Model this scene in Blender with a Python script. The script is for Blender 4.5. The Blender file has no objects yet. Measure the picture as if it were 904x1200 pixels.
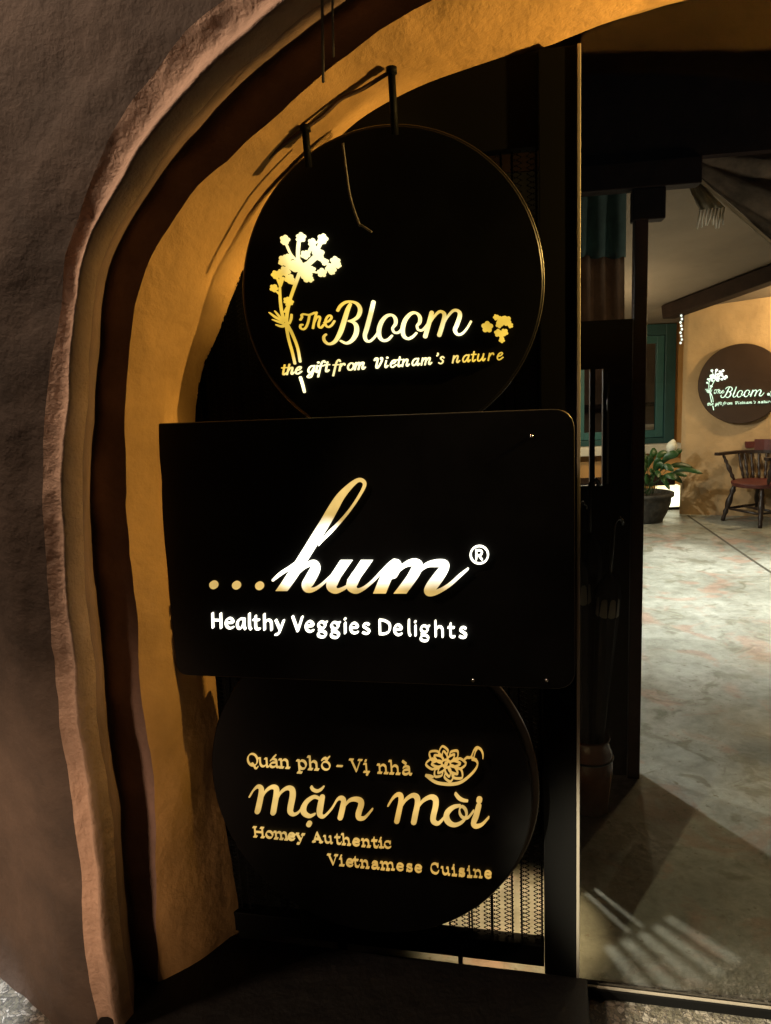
import bpy, bmesh, math, random
from mathutils import Vector, Matrix, noise
random.seed(7)
SC = bpy.context.scene
COL = SC.collection
# ------------------------------------------------------------------ camera
F_PX, PITCH, ROLL, H = 902.0, math.radians(10.1), math.atan(.0435), 1.55
FWD = Vector((0, math.cos(PITCH), -math.sin(PITCH)))
_u0 = Vector((0, math.sin(PITCH), math.cos(PITCH))); _r0 = Vector((1, 0, 0))
UP = math.cos(ROLL)*_u0 + math.sin(ROLL)*_r0
RT = math.cos(ROLL)*_r0 - math.sin(ROLL)*_u0
EYE = Vector((0, 0, H))
cd = bpy.data.cameras.new('camera'); cam = bpy.data.objects.new('camera', cd); COL.objects.link(cam)
m = Matrix((RT, UP, -FWD)).transposed().to_4x4(); m.translation = EYE
cam.matrix_world = m
cd.sensor_fit = 'VERTICAL'; cd.sensor_height = 36; cd.sensor_width = 36*904/1200; cd.lens = F_PX/1200*36
cd.clip_start = .02; cd.clip_end = 300
SC.camera = cam
# ------------------------------------------------------------------ world (night)
W = bpy.data.worlds.new('World'); SC.world = W; W.use_nodes = True
wn = W.node_tree; bg = wn.nodes['Background']
sky = wn.nodes.new('ShaderNodeTexSky'); sky.sky_type = 'NISHITA'; sky.sun_disc = False
sky.sun_elevation = math.radians(-3); sky.sun_rotation = math.radians(200)
wn.links.new(sky.outputs[0], bg.inputs[0]); bg.inputs[1].default_value = .05
SC.view_settings.view_transform = 'Standard'; SC.view_settings.look = 'None'
SC.view_settings.exposure = 0; SC.view_settings.gamma = 1
SC.cycles.use_denoising = True
SC.cycles.max_bounces = 8; SC.cycles.transparent_max_bounces = 16
SC.cycles.sample_clamp_indirect = 3; SC.cycles.caustics_reflective = False; SC.cycles.caustics_refractive = False

def lamp(name, kind, loc, energy, color=(1, 1, 1), size=.03, to=None, spot=None, blend=.3, size_y=None, spread=None):
    d = bpy.data.lights.new(name, kind); d.energy = energy; d.color = color
    o = bpy.data.objects.new(name, d); COL.objects.link(o); o.location = loc
    if kind == 'AREA':
        d.size = size
        if size_y: d.shape = 'RECTANGLE'; d.size_y = size_y
        if spread: d.spread = spread
    else: d.shadow_soft_size = size
    if kind == 'SPOT': d.spot_size = spot; d.spot_blend = blend
    if to is not None:
        o.rotation_euler = (Vector(to)-Vector(loc)).to_track_quat('-Z', 'Z').to_euler()
    return o
# street lamps out of frame on the left, in front of the wall
lamp('street_spot', 'SPOT', (-3.3, -.55, 2.6), 4600, (1, .88, .62), .05, to=(1.15, 1.78, 0), spot=math.radians(7.4), blend=.3)
lamp('street_spot', 'SPOT', (-2.6, -2.3, 3.0), 620, (1, .80, .50), .05, to=(1.12, 2.03, 0), spot=math.radians(8.4), blend=.35)
lamp('wall_wash', 'POINT', (-1.85, 1.12, 3.3), 235, (1, .70, .48), .12)
lamp('street_light', 'SPOT', (-1.75, -.6, .7), 360, (1, .66, .42), .2, to=(-1.12, 1.75, .45), spot=math.radians(33), blend=1)
lamp('pavement_light', 'SPOT', (-1.30, 1.30, 1.9), 420, (.88, .96, 1), .03, to=(-1.14, 1.66, 0), spot=math.radians(12), blend=.5)
ARCH_LAMP = (1.2257, 1.3415, 2.02)      # S(.85, 2.02, .17): warm lamp out of frame on the right jamb, with an added hood
lamp('arch_light', 'SPOT', ARCH_LAMP, 108, (1, .62, .17), .009, to=(-.16, 1.65, 2.25), spot=math.radians(112), blend=.5)
lamp('drape_fill', 'SPOT', (2.1, 2.25, 1.35), 26, (1, .84, .64), .06, to=(1.30, 2.75, 2.02), spot=math.radians(44), blend=.7)  # added fill spot brightening the draped cloth; no lamp known there
# courtyard lamps
lamp('courtyard_light', 'SPOT', (-.10, 5.1, 2.32), 210, (1, .96, .86), .04, to=(-.10, 5.0, 0), spot=math.radians(166), blend=.2)
lamp('courtyard_light', 'SPOT', (-1.7, 5.2, 2.32), 200, (1, .96, .86), .03, to=(-1.7, 5.1, 0), spot=math.radians(166), blend=.2)
lamp('courtyard_spot', 'SPOT', (2.3, 5.0, 2.45), 680, (1, .97, .88), .08, to=(2.3, 5.05, 0), spot=math.radians(82), blend=.9)
lamp('wall_light', 'POINT', (4.05, 6.75, 1.95), 80, (1, .70, .36), .06)
lamp('orange_wall_fill', 'POINT', (2.0, 7.0, 1.6), 34, (1, .80, .5), .10)  # added fill in front of the orange wall to brighten it

# ------------------------------------------------------------------ pixel helpers (photo is 904 x 1200)
def ray(x, y): return FWD + (x-452)/F_PX*RT - (y-600)/F_PX*UP
def PF(x, y, z=0.0):
    d = ray(x, y); t = (z-H)/d.z; return EYE + d*t
def PY(x, y, Y):
    d = ray(x, y); return EYE + d*(Y/d.y)
def PPL(x, y, p0, n):
    d = ray(x, y); return EYE + d*((p0-EYE).dot(n)/d.dot(n))
A_S = math.radians(12.4)
SU = Vector((math.cos(A_S), -math.sin(A_S), 0)); SN = Vector((-math.sin(A_S), -math.cos(A_S), 0))
SO = Vector((.432, 1.69, 0))
def S(u, z, off): return SO + SU*u + SN*off + Vector((0, 0, z))
def PS(x, y, off):
    p = PPL(x, y, SO+SN*off, SN); q = p-SO
    return q.dot(SU), p.z
def PS3(x, y, off): return S(*PS(x, y, off), off)

# ------------------------------------------------------------------ object helpers
def meta(o, label=None, cat=None, group=None, kind=None):
    for k, v in (('label', label), ('category', cat), ('group', group), ('kind', kind)):
        if v: o[k] = v
    return o
def thing(name, loc, label, cat, group=None):
    o = bpy.data.objects.new(name, None); COL.objects.link(o); o.location = loc; o.empty_display_size = .1
    return meta(o, label, cat, group)
def obj(name, bm, mat, parent=None, smooth=False, bevel=0, solid=0):
    me = bpy.data.meshes.new(name)
    if smooth:
        for f in bm.faces: f.smooth = True
    bm.to_mesh(me); bm.free()
    o = bpy.data.objects.new(name, me); COL.objects.link(o)
    for mm in (mat if isinstance(mat, (list, tuple)) else [mat]): me.materials.append(mm)
    if parent is not None:
        bpy.context.view_layer.update()
        o.parent = parent; o.matrix_parent_inverse = Matrix.Identity(4)
        me.transform(parent.matrix_world.inverted())
    if solid:
        s = o.modifiers.new('solid', 'SOLIDIFY'); s.thickness = solid; s.offset = 0
    if bevel:
        b = o.modifiers.new('bevel', 'BEVEL'); b.width = bevel; b.segments = 2; b.limit_method = 'ANGLE'
    return o
def box(bm, lo, hi, M=None):
    vs = []
    for z in (lo[2], hi[2]):
        for y in (lo[1], hi[1]):
            for x in (lo[0], hi[0]):
                p = Vector((x, y, z)); vs.append(bm.verts.new(M(p) if callable(M) else (M @ p if M else p)))
    for f in ((0,2,3,1),(4,5,7,6),(0,1,5,4),(2,6,7,3),(0,4,6,2),(1,3,7,5)):
        bm.faces.new([vs[i] for i in f])
def sbox(bm, u0, u1, z0, z1, o0, o1):            # box in sign-plane coordinates
    box(bm, (u0, o0, z0), (u1, o1, z1), lambda p: S(p.x, p.z, p.y))
def tube(bm, pts, r, n=8, close=True):
    pts = [Vector(p) for p in pts]; rs = r if isinstance(r, (list, tuple)) else [r]*len(pts)
    rings = []; ref = None
    for i, p in enumerate(pts):
        t = (pts[min(i+1, len(pts)-1)]-pts[max(i-1, 0)]).normalized()
        if ref is None: ref = t.orthogonal().normalized()
        ref = (ref - t*ref.dot(t)).normalized(); b = t.cross(ref)
        rings.append([bm.verts.new(p + (ref*math.cos(a)+b*math.sin(a))*rs[i]) for a in [2*math.pi*k/n for k in range(n)]])
    for a, b in zip(rings, rings[1:]):
        for k in range(n): bm.faces.new((a[k], a[(k+1) % n], b[(k+1) % n], b[k]))
    if close: bm.faces.new(rings[0][::-1]); bm.faces.new(rings[-1])
def lathe(bm, prof, c, n=32, axis=None):
    c = Vector(c); ax = Vector(axis or (0, 0, 1)).normalized(); e1 = ax.orthogonal().normalized(); e2 = ax.cross(e1)
    rings = []
    for r, h in prof:
        if r < 1e-6: rings.append([bm.verts.new(c+ax*h)])
        else: rings.append([bm.verts.new(c+ax*h+(e1*math.cos(2*math.pi*k/n)+e2*math.sin(2*math.pi*k/n))*r) for k in range(n)])
    for a, b in zip(rings, rings[1:]):
        for k in range(n):
            k2 = (k+1) % n
            if len(a) == 1 and len(b) == 1: continue
            if len(a) == 1: bm.faces.new((a[0], b[k2], b[k]))
            elif len(b) == 1: bm.faces.new((a[k], a[k2], b[0]))
            else: bm.faces.new((a[k], a[k2], b[k2], b[k]))
def poly_prism(bm, front, back):
    a = [bm.verts.new(p) for p in front]; b = [bm.verts.new(p) for p in back]
    bm.faces.new(a); bm.faces.new(b[::-1]); n = len(a)
    for k in range(n): bm.faces.new((a[k], b[k], b[(k+1) % n], a[(k+1) % n]))
def beam(bm, p, q, w, h, upv=(0, 0, 1)):
    p = Vector(p); q = Vector(q); t = (q-p).normalized(); s = t.cross(Vector(upv)).normalized(); v = s.cross(t)
    L = (q-p).length
    box(bm, (-w/2, 0, -h/2), (w/2, L, h/2), lambda c: p + s*c.x + t*c.y + v*c.z)

# ------------------------------------------------------------------ materials
def mat(name, base=(.5, .5, .5), rough=.6, metal=0, spec=None, var=None, scale=6, bump=0, bscale=40, col2=None, detail=6):
    ma = bpy.data.materials.new(name); ma.use_nodes = True; nt = ma.node_tree; b = nt.nodes['Principled BSDF']
    b.inputs['Base Color'].default_value = (*base, 1); b.inputs['Roughness'].default_value = rough
    b.inputs['Metallic'].default_value = metal
    if spec is not None: b.inputs['Specular IOR Level'].default_value = spec
    tc = nt.nodes.new('ShaderNodeNewGeometry')
    if var or col2:
        c2 = col2 or tuple(c*(1-var) for c in base)
        n = nt.nodes.new('ShaderNodeTexNoise'); n.inputs['Scale'].default_value = scale; n.inputs['Detail'].default_value = detail
        n.inputs['Roughness'].default_value = .65
        r = nt.nodes.new('ShaderNodeValToRGB'); r.color_ramp.elements[0].position = .34; r.color_ramp.elements[1].position = .66
        r.color_ramp.elements[0].color = (*c2, 1); r.color_ramp.elements[1].color = (*base, 1)
        nt.links.new(tc.outputs['Position'], n.inputs['Vector']); nt.links.new(n.outputs['Fac'], r.inputs[0]); nt.links.new(r.outputs[0], b.inputs['Base Color'])
    if bump:
        n2 = nt.nodes.new('ShaderNodeTexNoise'); n2.inputs['Scale'].default_value = bscale; n2.inputs['Detail'].default_value = 8; n2.inputs['Roughness'].default_value = .62
        bu = nt.nodes.new('ShaderNodeBump'); bu.inputs['Strength'].default_value = bump; bu.inputs['Distance'].default_value = .02
        nt.links.new(tc.outputs['Position'], n2.inputs['Vector']); nt.links.new(n2.outputs['Fac'], bu.inputs['Height']); nt.links.new(bu.outputs[0], b.inputs['Normal'])
    return ma
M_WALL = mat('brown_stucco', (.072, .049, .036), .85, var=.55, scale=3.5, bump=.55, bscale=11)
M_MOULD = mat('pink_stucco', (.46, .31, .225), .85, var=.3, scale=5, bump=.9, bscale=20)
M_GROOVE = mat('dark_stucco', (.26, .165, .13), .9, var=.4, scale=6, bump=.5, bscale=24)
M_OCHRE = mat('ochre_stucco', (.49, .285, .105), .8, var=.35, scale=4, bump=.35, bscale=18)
M_BLACK = mat('black_acrylic', (.007, .007, .007), .36, spec=.2, var=.6, scale=5)
M_MATT = mat('matt_black_metal', (.004, .004, .004), .6, spec=.06)
M_RIM = mat('brushed_edge', (.15, .14, .12), .35, metal=1)
M_TRIM = mat('aluminium_trim', (.55, .50, .42), .4, metal=.7)
M_BOLT = mat('steel_bolt', (.7, .7, .68), .25, metal=1)
M_DARKWOOD = mat('dark_timber', (.026, .014, .010), .75, spec=.1, var=.5, scale=9, bump=.15, bscale=30)
M_DOOR = mat('black_door_paint', (.010, .010, .011), .5, spec=.3)
M_CABLE = mat('grey_cable', (.09, .08, .07), .6)

def led(name, gold, hot, gs, hs, spots):
    ma = bpy.data.materials.new(name); ma.use_nodes = True; nt = ma.node_tree
    for n in list(nt.nodes): nt.nodes.remove(n)
    out = nt.nodes.new('ShaderNodeOutputMaterial'); em = nt.nodes.new('ShaderNodeEmission'); nt.links.new(em.outputs[0], out.inputs[0])
    g = nt.nodes.new('ShaderNodeNewGeometry'); prev = None
    for p, r in spots:
        if isinstance(p, tuple):                     # a strip of diodes: distance to a segment
            a, b2 = p; ab = b2-a
            s1 = nt.nodes.new('ShaderNodeVectorMath'); s1.operation = 'SUBTRACT'; s1.inputs[1].default_value = a; nt.links.new(g.outputs['Position'], s1.inputs[0])
            dt = nt.nodes.new('ShaderNodeVectorMath'); dt.operation = 'DOT_PRODUCT'; dt.inputs[1].default_value = ab/ab.length_squared; nt.links.new(s1.outputs[0], dt.inputs[0])
            cl = nt.nodes.new('ShaderNodeClamp'); nt.links.new(dt.outputs['Value'], cl.inputs[0])
            sc = nt.nodes.new('ShaderNodeVectorMath'); sc.operation = 'SCALE'; sc.inputs[0].default_value = ab; nt.links.new(cl.outputs[0], sc.inputs['Scale'])
            d = nt.nodes.new('ShaderNodeVectorMath'); d.operation = 'DISTANCE'; nt.links.new(s1.outputs[0], d.inputs[0]); nt.links.new(sc.outputs[0], d.inputs[1])
        else:
            d = nt.nodes.new('ShaderNodeVectorMath'); d.operation = 'DISTANCE'; d.inputs[1].default_value = p
            nt.links.new(g.outputs['Position'], d.inputs[0])
        mr = nt.nodes.new('ShaderNodeMapRange'); mr.interpolation_type = 'SMOOTHSTEP'
        mr.inputs['From Min'].default_value = r*.25; mr.inputs['From Max'].default_value = r*1.5
        mr.inputs['To Min'].default_value = 1; mr.inputs['To Max'].default_value = 0
        nt.links.new(d.outputs['Value'], mr.inputs['Value'])
        if prev is None: prev = mr.outputs[0]
        else:
            mx = nt.nodes.new('ShaderNodeMath'); mx.operation = 'MAXIMUM'
            nt.links.new(prev, mx.inputs[0]); nt.links.new(mr.outputs[0], mx.inputs[1]); prev = mx.outputs[0]
    mc = nt.nodes.new('ShaderNodeMix'); mc.data_type = 'RGBA'
    mc.inputs['A'].default_value = (*[c*gs for c in gold], 1); mc.inputs['B'].default_value = (*[c*hs for c in hot], 1)
    if prev is not None: nt.links.new(prev, mc.inputs['Factor'])
    else: mc.inputs['Factor'].default_value = 0
    # uneven diffuser
    n = nt.nodes.new('ShaderNodeTexNoise'); n.inputs['Scale'].default_value = 16; nt.links.new(g.outputs['Position'], n.inputs['Vector'])
    r2 = nt.nodes.new('ShaderNodeMapRange'); r2.inputs['From Min'].default_value = .3; r2.inputs['From Max'].default_value = .7
    r2.inputs['To Min'].default_value = .72; r2.inputs['To Max'].default_value = 1.2; nt.links.new(n.outputs['Fac'], r2.inputs['Value'])
    nt.links.new(mc.outputs['Result'], em.inputs['Color']); nt.links.new(r2.outputs[0], em.inputs['Strength'])
    return ma

def translucent(ma, f):
    nt = ma.node_tree; b = nt.nodes['Principled BSDF']; out = [n for n in nt.nodes if n.type == 'OUTPUT_MATERIAL'][0]
    t = nt.nodes.new('ShaderNodeBsdfTranslucent'); mx = nt.nodes.new('ShaderNodeMixShader'); mx.inputs[0].default_value = f
    src = b.inputs['Base Color']
    if src.is_linked: nt.links.new(src.links[0].from_socket, t.inputs[0])
    else: t.inputs[0].default_value = src.default_value
    nt.links.new(b.outputs[0], mx.inputs[1]); nt.links.new(t.outputs[0], mx.inputs[2]); nt.links.new(mx.outputs[0], out.inputs[0])
    return ma
# ------------------------------------------------------------------ ground
def ground_mat(name, kind):
    ma = bpy.data.materials.new(name); ma.use_nodes = True; nt = ma.node_tree; b = nt.nodes['Principled BSDF']
    g = nt.nodes.new('ShaderNodeNewGeometry')
    def noi(s, d=8, dist=0, rough=.6):
        n = nt.nodes.new('ShaderNodeTexNoise'); n.inputs['Scale'].default_value = s; n.inputs['Detail'].default_value = d
        n.inputs['Distortion'].default_value = dist; n.inputs['Roughness'].default_value = rough
        nt.links.new(g.outputs['Position'], n.inputs['Vector']); return n.outputs['Fac']
    def ramp(src, *st):
        r = nt.nodes.new('ShaderNodeValToRGB'); e = r.color_ramp.elements
        while len(e) < len(st): e.new(.5)
        for i, (p, c) in enumerate(st): e[i].position = p; e[i].color = (*c, 1)
        nt.links.new(src, r.inputs[0]); return r.outputs[0]
    def mix(f, a, c):
        mm = nt.nodes.new('ShaderNodeMix'); mm.data_type = 'RGBA'; nt.links.new(f, mm.inputs['Factor'])
        for s, v in ((mm.inputs['A'], a), (mm.inputs['B'], c)):
            if isinstance(v, tuple): s.default_value = (*v, 1)
            else: nt.links.new(v, s)
        return mm.outputs['Result']
    if kind == 'concrete':
        base = ramp(noi(1.3, 8, .6), (.28, (.14, .145, .125)), (.5, (.285, .295, .262)), (.72, (.44, .455, .425)))
        red = ramp(noi(3.2, 5, .8), (.54, (0, 0, 0)), (.62, (1, 1, 1)))
        k = nt.nodes.new('ShaderNodeMath'); k.operation = 'MULTIPLY'; k.inputs[1].default_value = .5; nt.links.new(red, k.inputs[0])
        c = mix(k.outputs[0], base, (.34, .18, .13))
        gr = ramp(noi(4.7, 6, 1.2), (.56, (0, 0, 0)), (.63, (1, 1, 1)))
        k2 = nt.nodes.new('ShaderNodeMath'); k2.operation = 'MULTIPLY'; k2.inputs[1].default_value = .65; nt.links.new(gr, k2.inputs[0])
        c = mix(k2.outputs[0], c, (.13, .125, .085))
        fg = ramp(noi(11, 12, .4, .75), (.30, (.55, .54, .52)), (.55, (1, 1, 1)), (.75, (1.25, 1.25, 1.22)))
        mu = nt.nodes.new('ShaderNodeMix'); mu.data_type = 'RGBA'; mu.blend_type = 'MULTIPLY'; mu.inputs['Factor'].default_value = 1
        nt.links.new(c, mu.inputs['A']); nt.links.new(fg, mu.inputs['B']); c = mu.outputs['Result']
        sp = ramp(noi(38, 3), (.64, (0, 0, 0)), (.70, (1, 1, 1)))
        c = mix(sp, c, (.16, .15, .11))
        nt.links.new(c, b.inputs['Base Color'])
        rr = ramp(noi(2.2), (.35, (.32,)*3), (.65, (.7,)*3)); nt.links.new(rr, b.inputs['Roughness'])
        hsrc = noi(26, 8)
        bs = .25
    else:
        wn2 = nt.nodes.new('ShaderNodeTexNoise'); wn2.inputs['Scale'].default_value = 16; wn2.inputs['Detail'].default_value = 5; nt.links.new(g.outputs['Position'], wn2.inputs['Vector'])
        ad = nt.nodes.new('ShaderNodeVectorMath'); ad.operation = 'MULTIPLY_ADD'; ad.inputs[1].default_value = (.09, .09, .09); nt.links.new(wn2.outputs['Color'], ad.inputs[0]); nt.links.new(g.outputs['Position'], ad.inputs[2])
        v = nt.nodes.new('ShaderNodeTexVoronoi'); v.inputs['Scale'].default_value = 60; nt.links.new(ad.outputs[0], v.inputs['Vector'])
        ve = nt.nodes.new('ShaderNodeTexVoronoi'); ve.feature = 'DISTANCE_TO_EDGE'; ve.inputs['Scale'].default_value = 60; nt.links.new(ad.outputs[0], ve.inputs['Vector'])
        sep = nt.nodes.new('ShaderNodeSeparateColor'); nt.links.new(v.outputs['Color'], sep.inputs[0])
        c = ramp(sep.outputs[0], (.0, (.06, .055, .04)), (.4, (.11, .10, .075)), (.75, (.17, .15, .12)), (1, (.30, .28, .25)))
        c = mix(ramp(ve.outputs['Distance'], (.03, (1, 1, 1)), (.10, (0, 0, 0))), c, (.05, .045, .04))
        nt.links.new(c, b.inputs['Base Color']); b.inputs['Roughness'].default_value = .6
        hsrc = noi(60, 8); bs = .9
    bu = nt.nodes.new('ShaderNodeBump'); bu.inputs['Strength'].default_value = bs; bu.inputs['Distance'].default_value = .012
    nt.links.new(hsrc, bu.inputs['Height']); nt.links.new(bu.outputs[0], b.inputs['Normal'])
    return ma
M_CONC = ground_mat('worn_painted_concrete', 'concrete'); M_PEB = ground_mat('pebble_paving', 'pebble')
bm = bmesh.new(); bm.faces.new([bm.verts.new(p) for p in ((-60, -60, 0), (60, -60, 0), (60, 80, 0), (-60, 80, 0))])
meta(obj('street_ground', bm, M_PEB), kind='structure')
bm = bmesh.new()
q = [S(-1.25, .004, -.02), S(1.6, .004, -.02), Vector((6.5, 1.2, .004)), Vector((6.5, 9.5, .004)), Vector((-5, 9.5, .004)), Vector((-5, 2.9, .004))]
bm.faces.new([bm.verts.new(p) for p in q]); meta(obj('courtyard_floor', bm, M_CONC), kind='structure')

bm = bmesh.new()
JP = [PF(x, y, .006) for x, y in ((806, 604), (832, 622), (858, 640), (880, 655), (930, 688))]
for p_, q_ in zip(JP, JP[1:]):
    n_ = Vector((-(q_-p_).y, (q_-p_).x, 0)).normalized()*.012; bm.faces.new([bm.verts.new(v) for v in (p_-n_, q_-n_, q_+n_, p_+n_)])
meta(obj('floor_joint', bm, mat('joint_dirt', (.07, .065, .05), .9)), kind='structure')
# ------------------------------------------------------------------ arch wall: traced contours, each at its own depth
def catmull(pts, per=8):
    P = [tuple(p) for p in pts]; out = []
    for i in range(len(P)-1):
        p0 = P[max(i-1, 0)]; p1 = P[i]; p2 = P[i+1]; p3 = P[min(i+2, len(P)-1)]
        for k in range(per):
            t = k/per
            out.append(tuple(.5*((2*b)+(-a+c)*t+(2*a-5*b+4*c-d)*t*t+(-a+3*b-3*c+d)*t**3) for a, b, c, d in zip(p0, p1, p2, p3)))
    out.append(P[-1]); return out
def resample(pts, n):
    c = catmull(pts, 10); L = [0]
    for a, b in zip(c, c[1:]): L.append(L[-1]+math.hypot(b[0]-a[0], b[1]-a[1]))
    out = []; j = 0
    for i in range(n):
        s = L[-1]*i/(n-1)
        while j < len(L)-2 and L[j+1] < s: j += 1
        t = (s-L[j])/max(L[j+1]-L[j], 1e-9); out.append((c[j][0]+(c[j+1][0]-c[j][0])*t, c[j][1]+(c[j+1][1]-c[j][1])*t))
    return out
TAIL = lambda dx, dy: [(1330+dx, -45+dy), (1490+dx, 150), (1540+dx, 520), (1550+dx, 900), (1550+dx, 1450)]
C1 = [(125,1260),(100,1117),(96,1054),(90,992),(75,900),(62,783),(54,640),(50,540),(53,460),(66,382),(81,285),(117,188),(153,122),(193,71),(229,30),(265,0),(330,-45),(430,-95),(560,-130),(720,-145),(900,-150),(1100,-130)] + TAIL(70, -60)
C3 = [(164,1262),(152,1150),(144,1096),(135,1012),(127,933),(115,867),(109,783),(101,700),(97,600),(98,530),(102,460),(109,356),(127,285),(168,219),(214,153),(265,97),(326,46),(387,0),(450,-38),(560,-75),(720,-90),(900,-95),(1100,-85)] + TAIL(20, -20)
C5 = [(192,1262),(186,1150),(185,1050),(183,992),(179,908),(171,846),(162,783),(157,700),(150,600),(146,520),(148,460),(153,382),(175,305),(219,234),(265,188),(326,137),(387,82),(460,28),(540,-12),(660,-45),(780,-55),(920,-58),(1100,-60)] + TAIL(-20, 10)
C6 = [(276,1165),(280,1110),(281,1075),(272,1000),(262,930),(257,860),(253,795),(244,700),(235,600),(229,500),(236,440),(258,385),(285,318),(318,258),(355,212),(400,166),(440,133),(500,103),(560,82),(640,55),(700,32),(760,12),(830,-4),(904,-14),(1080,-22)] + TAIL(-60, 15)
N = 260
OFF_W, OFF_C3, OFF_C5 = .34, .315, .21
R1, R3, R5, R6 = [resample(c, N) for c in (C1, C3, C5, C6)]
def lift(R, off): return [PS(x, y, off) + (off,) for x, y in R]
L1, L3, L5, L6 = lift(R1, OFF_W), lift(R3, OFF_C3), lift(R5, OFF_C5), lift(R6, .0)
def lerp3(A, B, t): return [tuple(a+(b-a)*t for a, b in zip(p, q)) for p, q in zip(A, B)]
def addoff(A, d): return [(u, z, o+d) for u, z, o in A]
c0 = (-.05, 1.3)
def grow(A, k): return [(c0[0]+(u-c0[0])*k, c0[1]+(z-c0[1])*k, o) for u, z, o in A]
def loft(rows, amp, sc, seed, skip_first=False, skip_last=False):
    bm = bmesh.new(); g = []
    for ri, row in enumerate(rows):
        line = []
        for u, z, o in row:
            z = max(z, -.04); o -= min(.5, .45*max(0, -u-1.2)); p = S(u, z, o)
            q = p*sc + Vector((seed, 0, 0)); 
            d = noise.fractal(q, 1.0, 2.0, 5)*amp
            d2 = noise.noise(p*1.7+Vector((9, 4, 2)))*.014
            line.append(bm.verts.new(p + SN*(d+d2) + SU*(noise.fractal(q+Vector((31, 7, 3)), 1, 2, 4)*amp*.3)))
        g.append(line)
    for a, b in zip(g, g[1:]):
        for k in range(len(a)-1): bm.faces.new((a[k], b[k], b[k+1], a[k+1]))
    return bm
arch = thing('archway_wall', S(-1, 0, OFF_W), 'rough stucco wall with a moulded archway and ochre lit inner face round the signs', 'wall')
def rows_between(A, B, n, bulge=0):
    return [addoff(lerp3(A, B, i/n), bulge*math.sin(math.pi*(i/n)**(4.2 if n == 20 else 1))) for i in range(n+1)]
wr = [grow(L1, k) for k in (3.6, 2.6, 2.0, 1.6, 1.4, 1.3, 1.24, 1.2, 1.17, 1.14, 1.12, 1.10, 1.08, 1.06, 1.045, 1.03, 1.015, 1.0)]
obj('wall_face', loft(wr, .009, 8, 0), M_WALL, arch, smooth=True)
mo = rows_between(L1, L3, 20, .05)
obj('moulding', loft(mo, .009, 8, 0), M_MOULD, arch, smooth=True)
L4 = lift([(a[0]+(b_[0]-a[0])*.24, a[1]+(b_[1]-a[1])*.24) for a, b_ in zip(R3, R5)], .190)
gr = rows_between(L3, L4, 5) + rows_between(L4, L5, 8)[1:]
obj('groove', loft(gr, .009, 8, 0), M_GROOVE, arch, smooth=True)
L6b = [(u+.03 if u < 0 else u-.03, z, -.05) for u, z, o in L6]
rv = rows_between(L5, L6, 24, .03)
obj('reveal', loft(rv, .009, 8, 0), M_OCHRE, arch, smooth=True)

# ------------------------------------------------------------------ stroke engine for lettering
class Art:
    def __init__(self, mapper): self.bm = bmesh.new(); self.map = mapper; self.k = 0
    def _quad(self, Ls, Rs):
        self.k += 1; e = (self.k % 24)*.00012
        rows = [(self.map(l, 0.006+e), self.map(r, 0.006+e), self.map(r, 0), self.map(l, 0)) for l, r in zip(Ls, Rs)]
        vs = [[self.bm.verts.new(p) for p in row] for row in rows]
        for a, b in zip(vs, vs[1:]):
            for i, j in ((0, 1), (1, 2), (3, 0)):
                try: self.bm.faces.new((a[i], a[j], b[j], b[i]))
                except ValueError: pass
        for a in (vs[0], vs[-1]): self.bm.faces.new(a)
    def stroke(self, pts, w=None, mode='n', per=7, cap=True, closed=False):
        pts = [tuple(p) if len(p) == 3 else (p[0], p[1], w) for p in pts]
        if closed: pts = pts + [pts[0]]
        c = catmull(pts, per) if len(pts) > 2 else [tuple(pts[0][i]+(pts[1][i]-pts[0][i])*k/3 for i in range(3)) for k in range(4)]
        n = len(c); D = []
        for i in range(n):
            a = c[max(i-1, 0)]; b = c[min(i+1, n-1)]
            if closed and i in (0, n-1): a, b = c[n-2], c[1]
            l = math.hypot(b[0]-a[0], b[1]-a[1]) or 1; D.append(((b[0]-a[0])/l, (b[1]-a[1])/l))
        S_ = []
        if cap and not closed and mode == 'n':
            x, y, ww = c[0]; dx, dy = D[0]
            for th in (80, 50, 25): S_.append((x-dx*ww/2*math.sin(math.radians(th)), y-dy*ww/2*math.sin(math.radians(th)), ww*math.cos(math.radians(th)), dx, dy))
        for (x, y, ww), (dx, dy) in zip(c, D): S_.append((x, y, ww, dx, dy))
        if cap and not closed and mode == 'n':
            x, y, ww = c[-1]; dx, dy = D[-1]
            for th in (25, 50, 80): S_.append((x+dx*ww/2*math.sin(math.radians(th)), y+dy*ww/2*math.sin(math.radians(th)), ww*math.cos(math.radians(th)), dx, dy))
        Ls = []; Rs = []
        for x, y, ww, dx, dy in S_:
            nx, ny = (dy, -dx) if mode == 'n' else (-1, 0)
            Ls.append((x+nx*ww/2, y+ny*ww/2)); Rs.append((x-nx*ww/2, y-ny*ww/2))
        self._quad(Ls, Rs)
    def blob(self, x, y, r, lobes=5, amp=.22, ph=0, n=40):
        self.k += 1; e = (self.k % 24)*.00012
        P = []
        for i in range(n):
            a = 2*math.pi*i/n; rr = r*(1-amp+amp*abs(math.cos(lobes/2*(a+ph)))*1.35) if lobes else r
            P.append((x+rr*math.cos(a), y+rr*math.sin(a)))
        poly_prism(self.bm, [self.map(p, .006+e) for p in P], [self.map(p, 0) for p in P])
def crop(art, ox, oy, sc):
    """strokes given in an enlarged detail of the photograph"""
    def st(pts, w=None, **k):
        art.stroke([(ox+p[0]/sc, oy+p[1]/sc, (p[2] if len(p) == 3 else w)/sc) for p in pts], **k)
    def bl(x, y, r, **k): art.blob(ox+x/sc, oy+y/sc, r*.9/sc, **k)
    return st, bl
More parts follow.
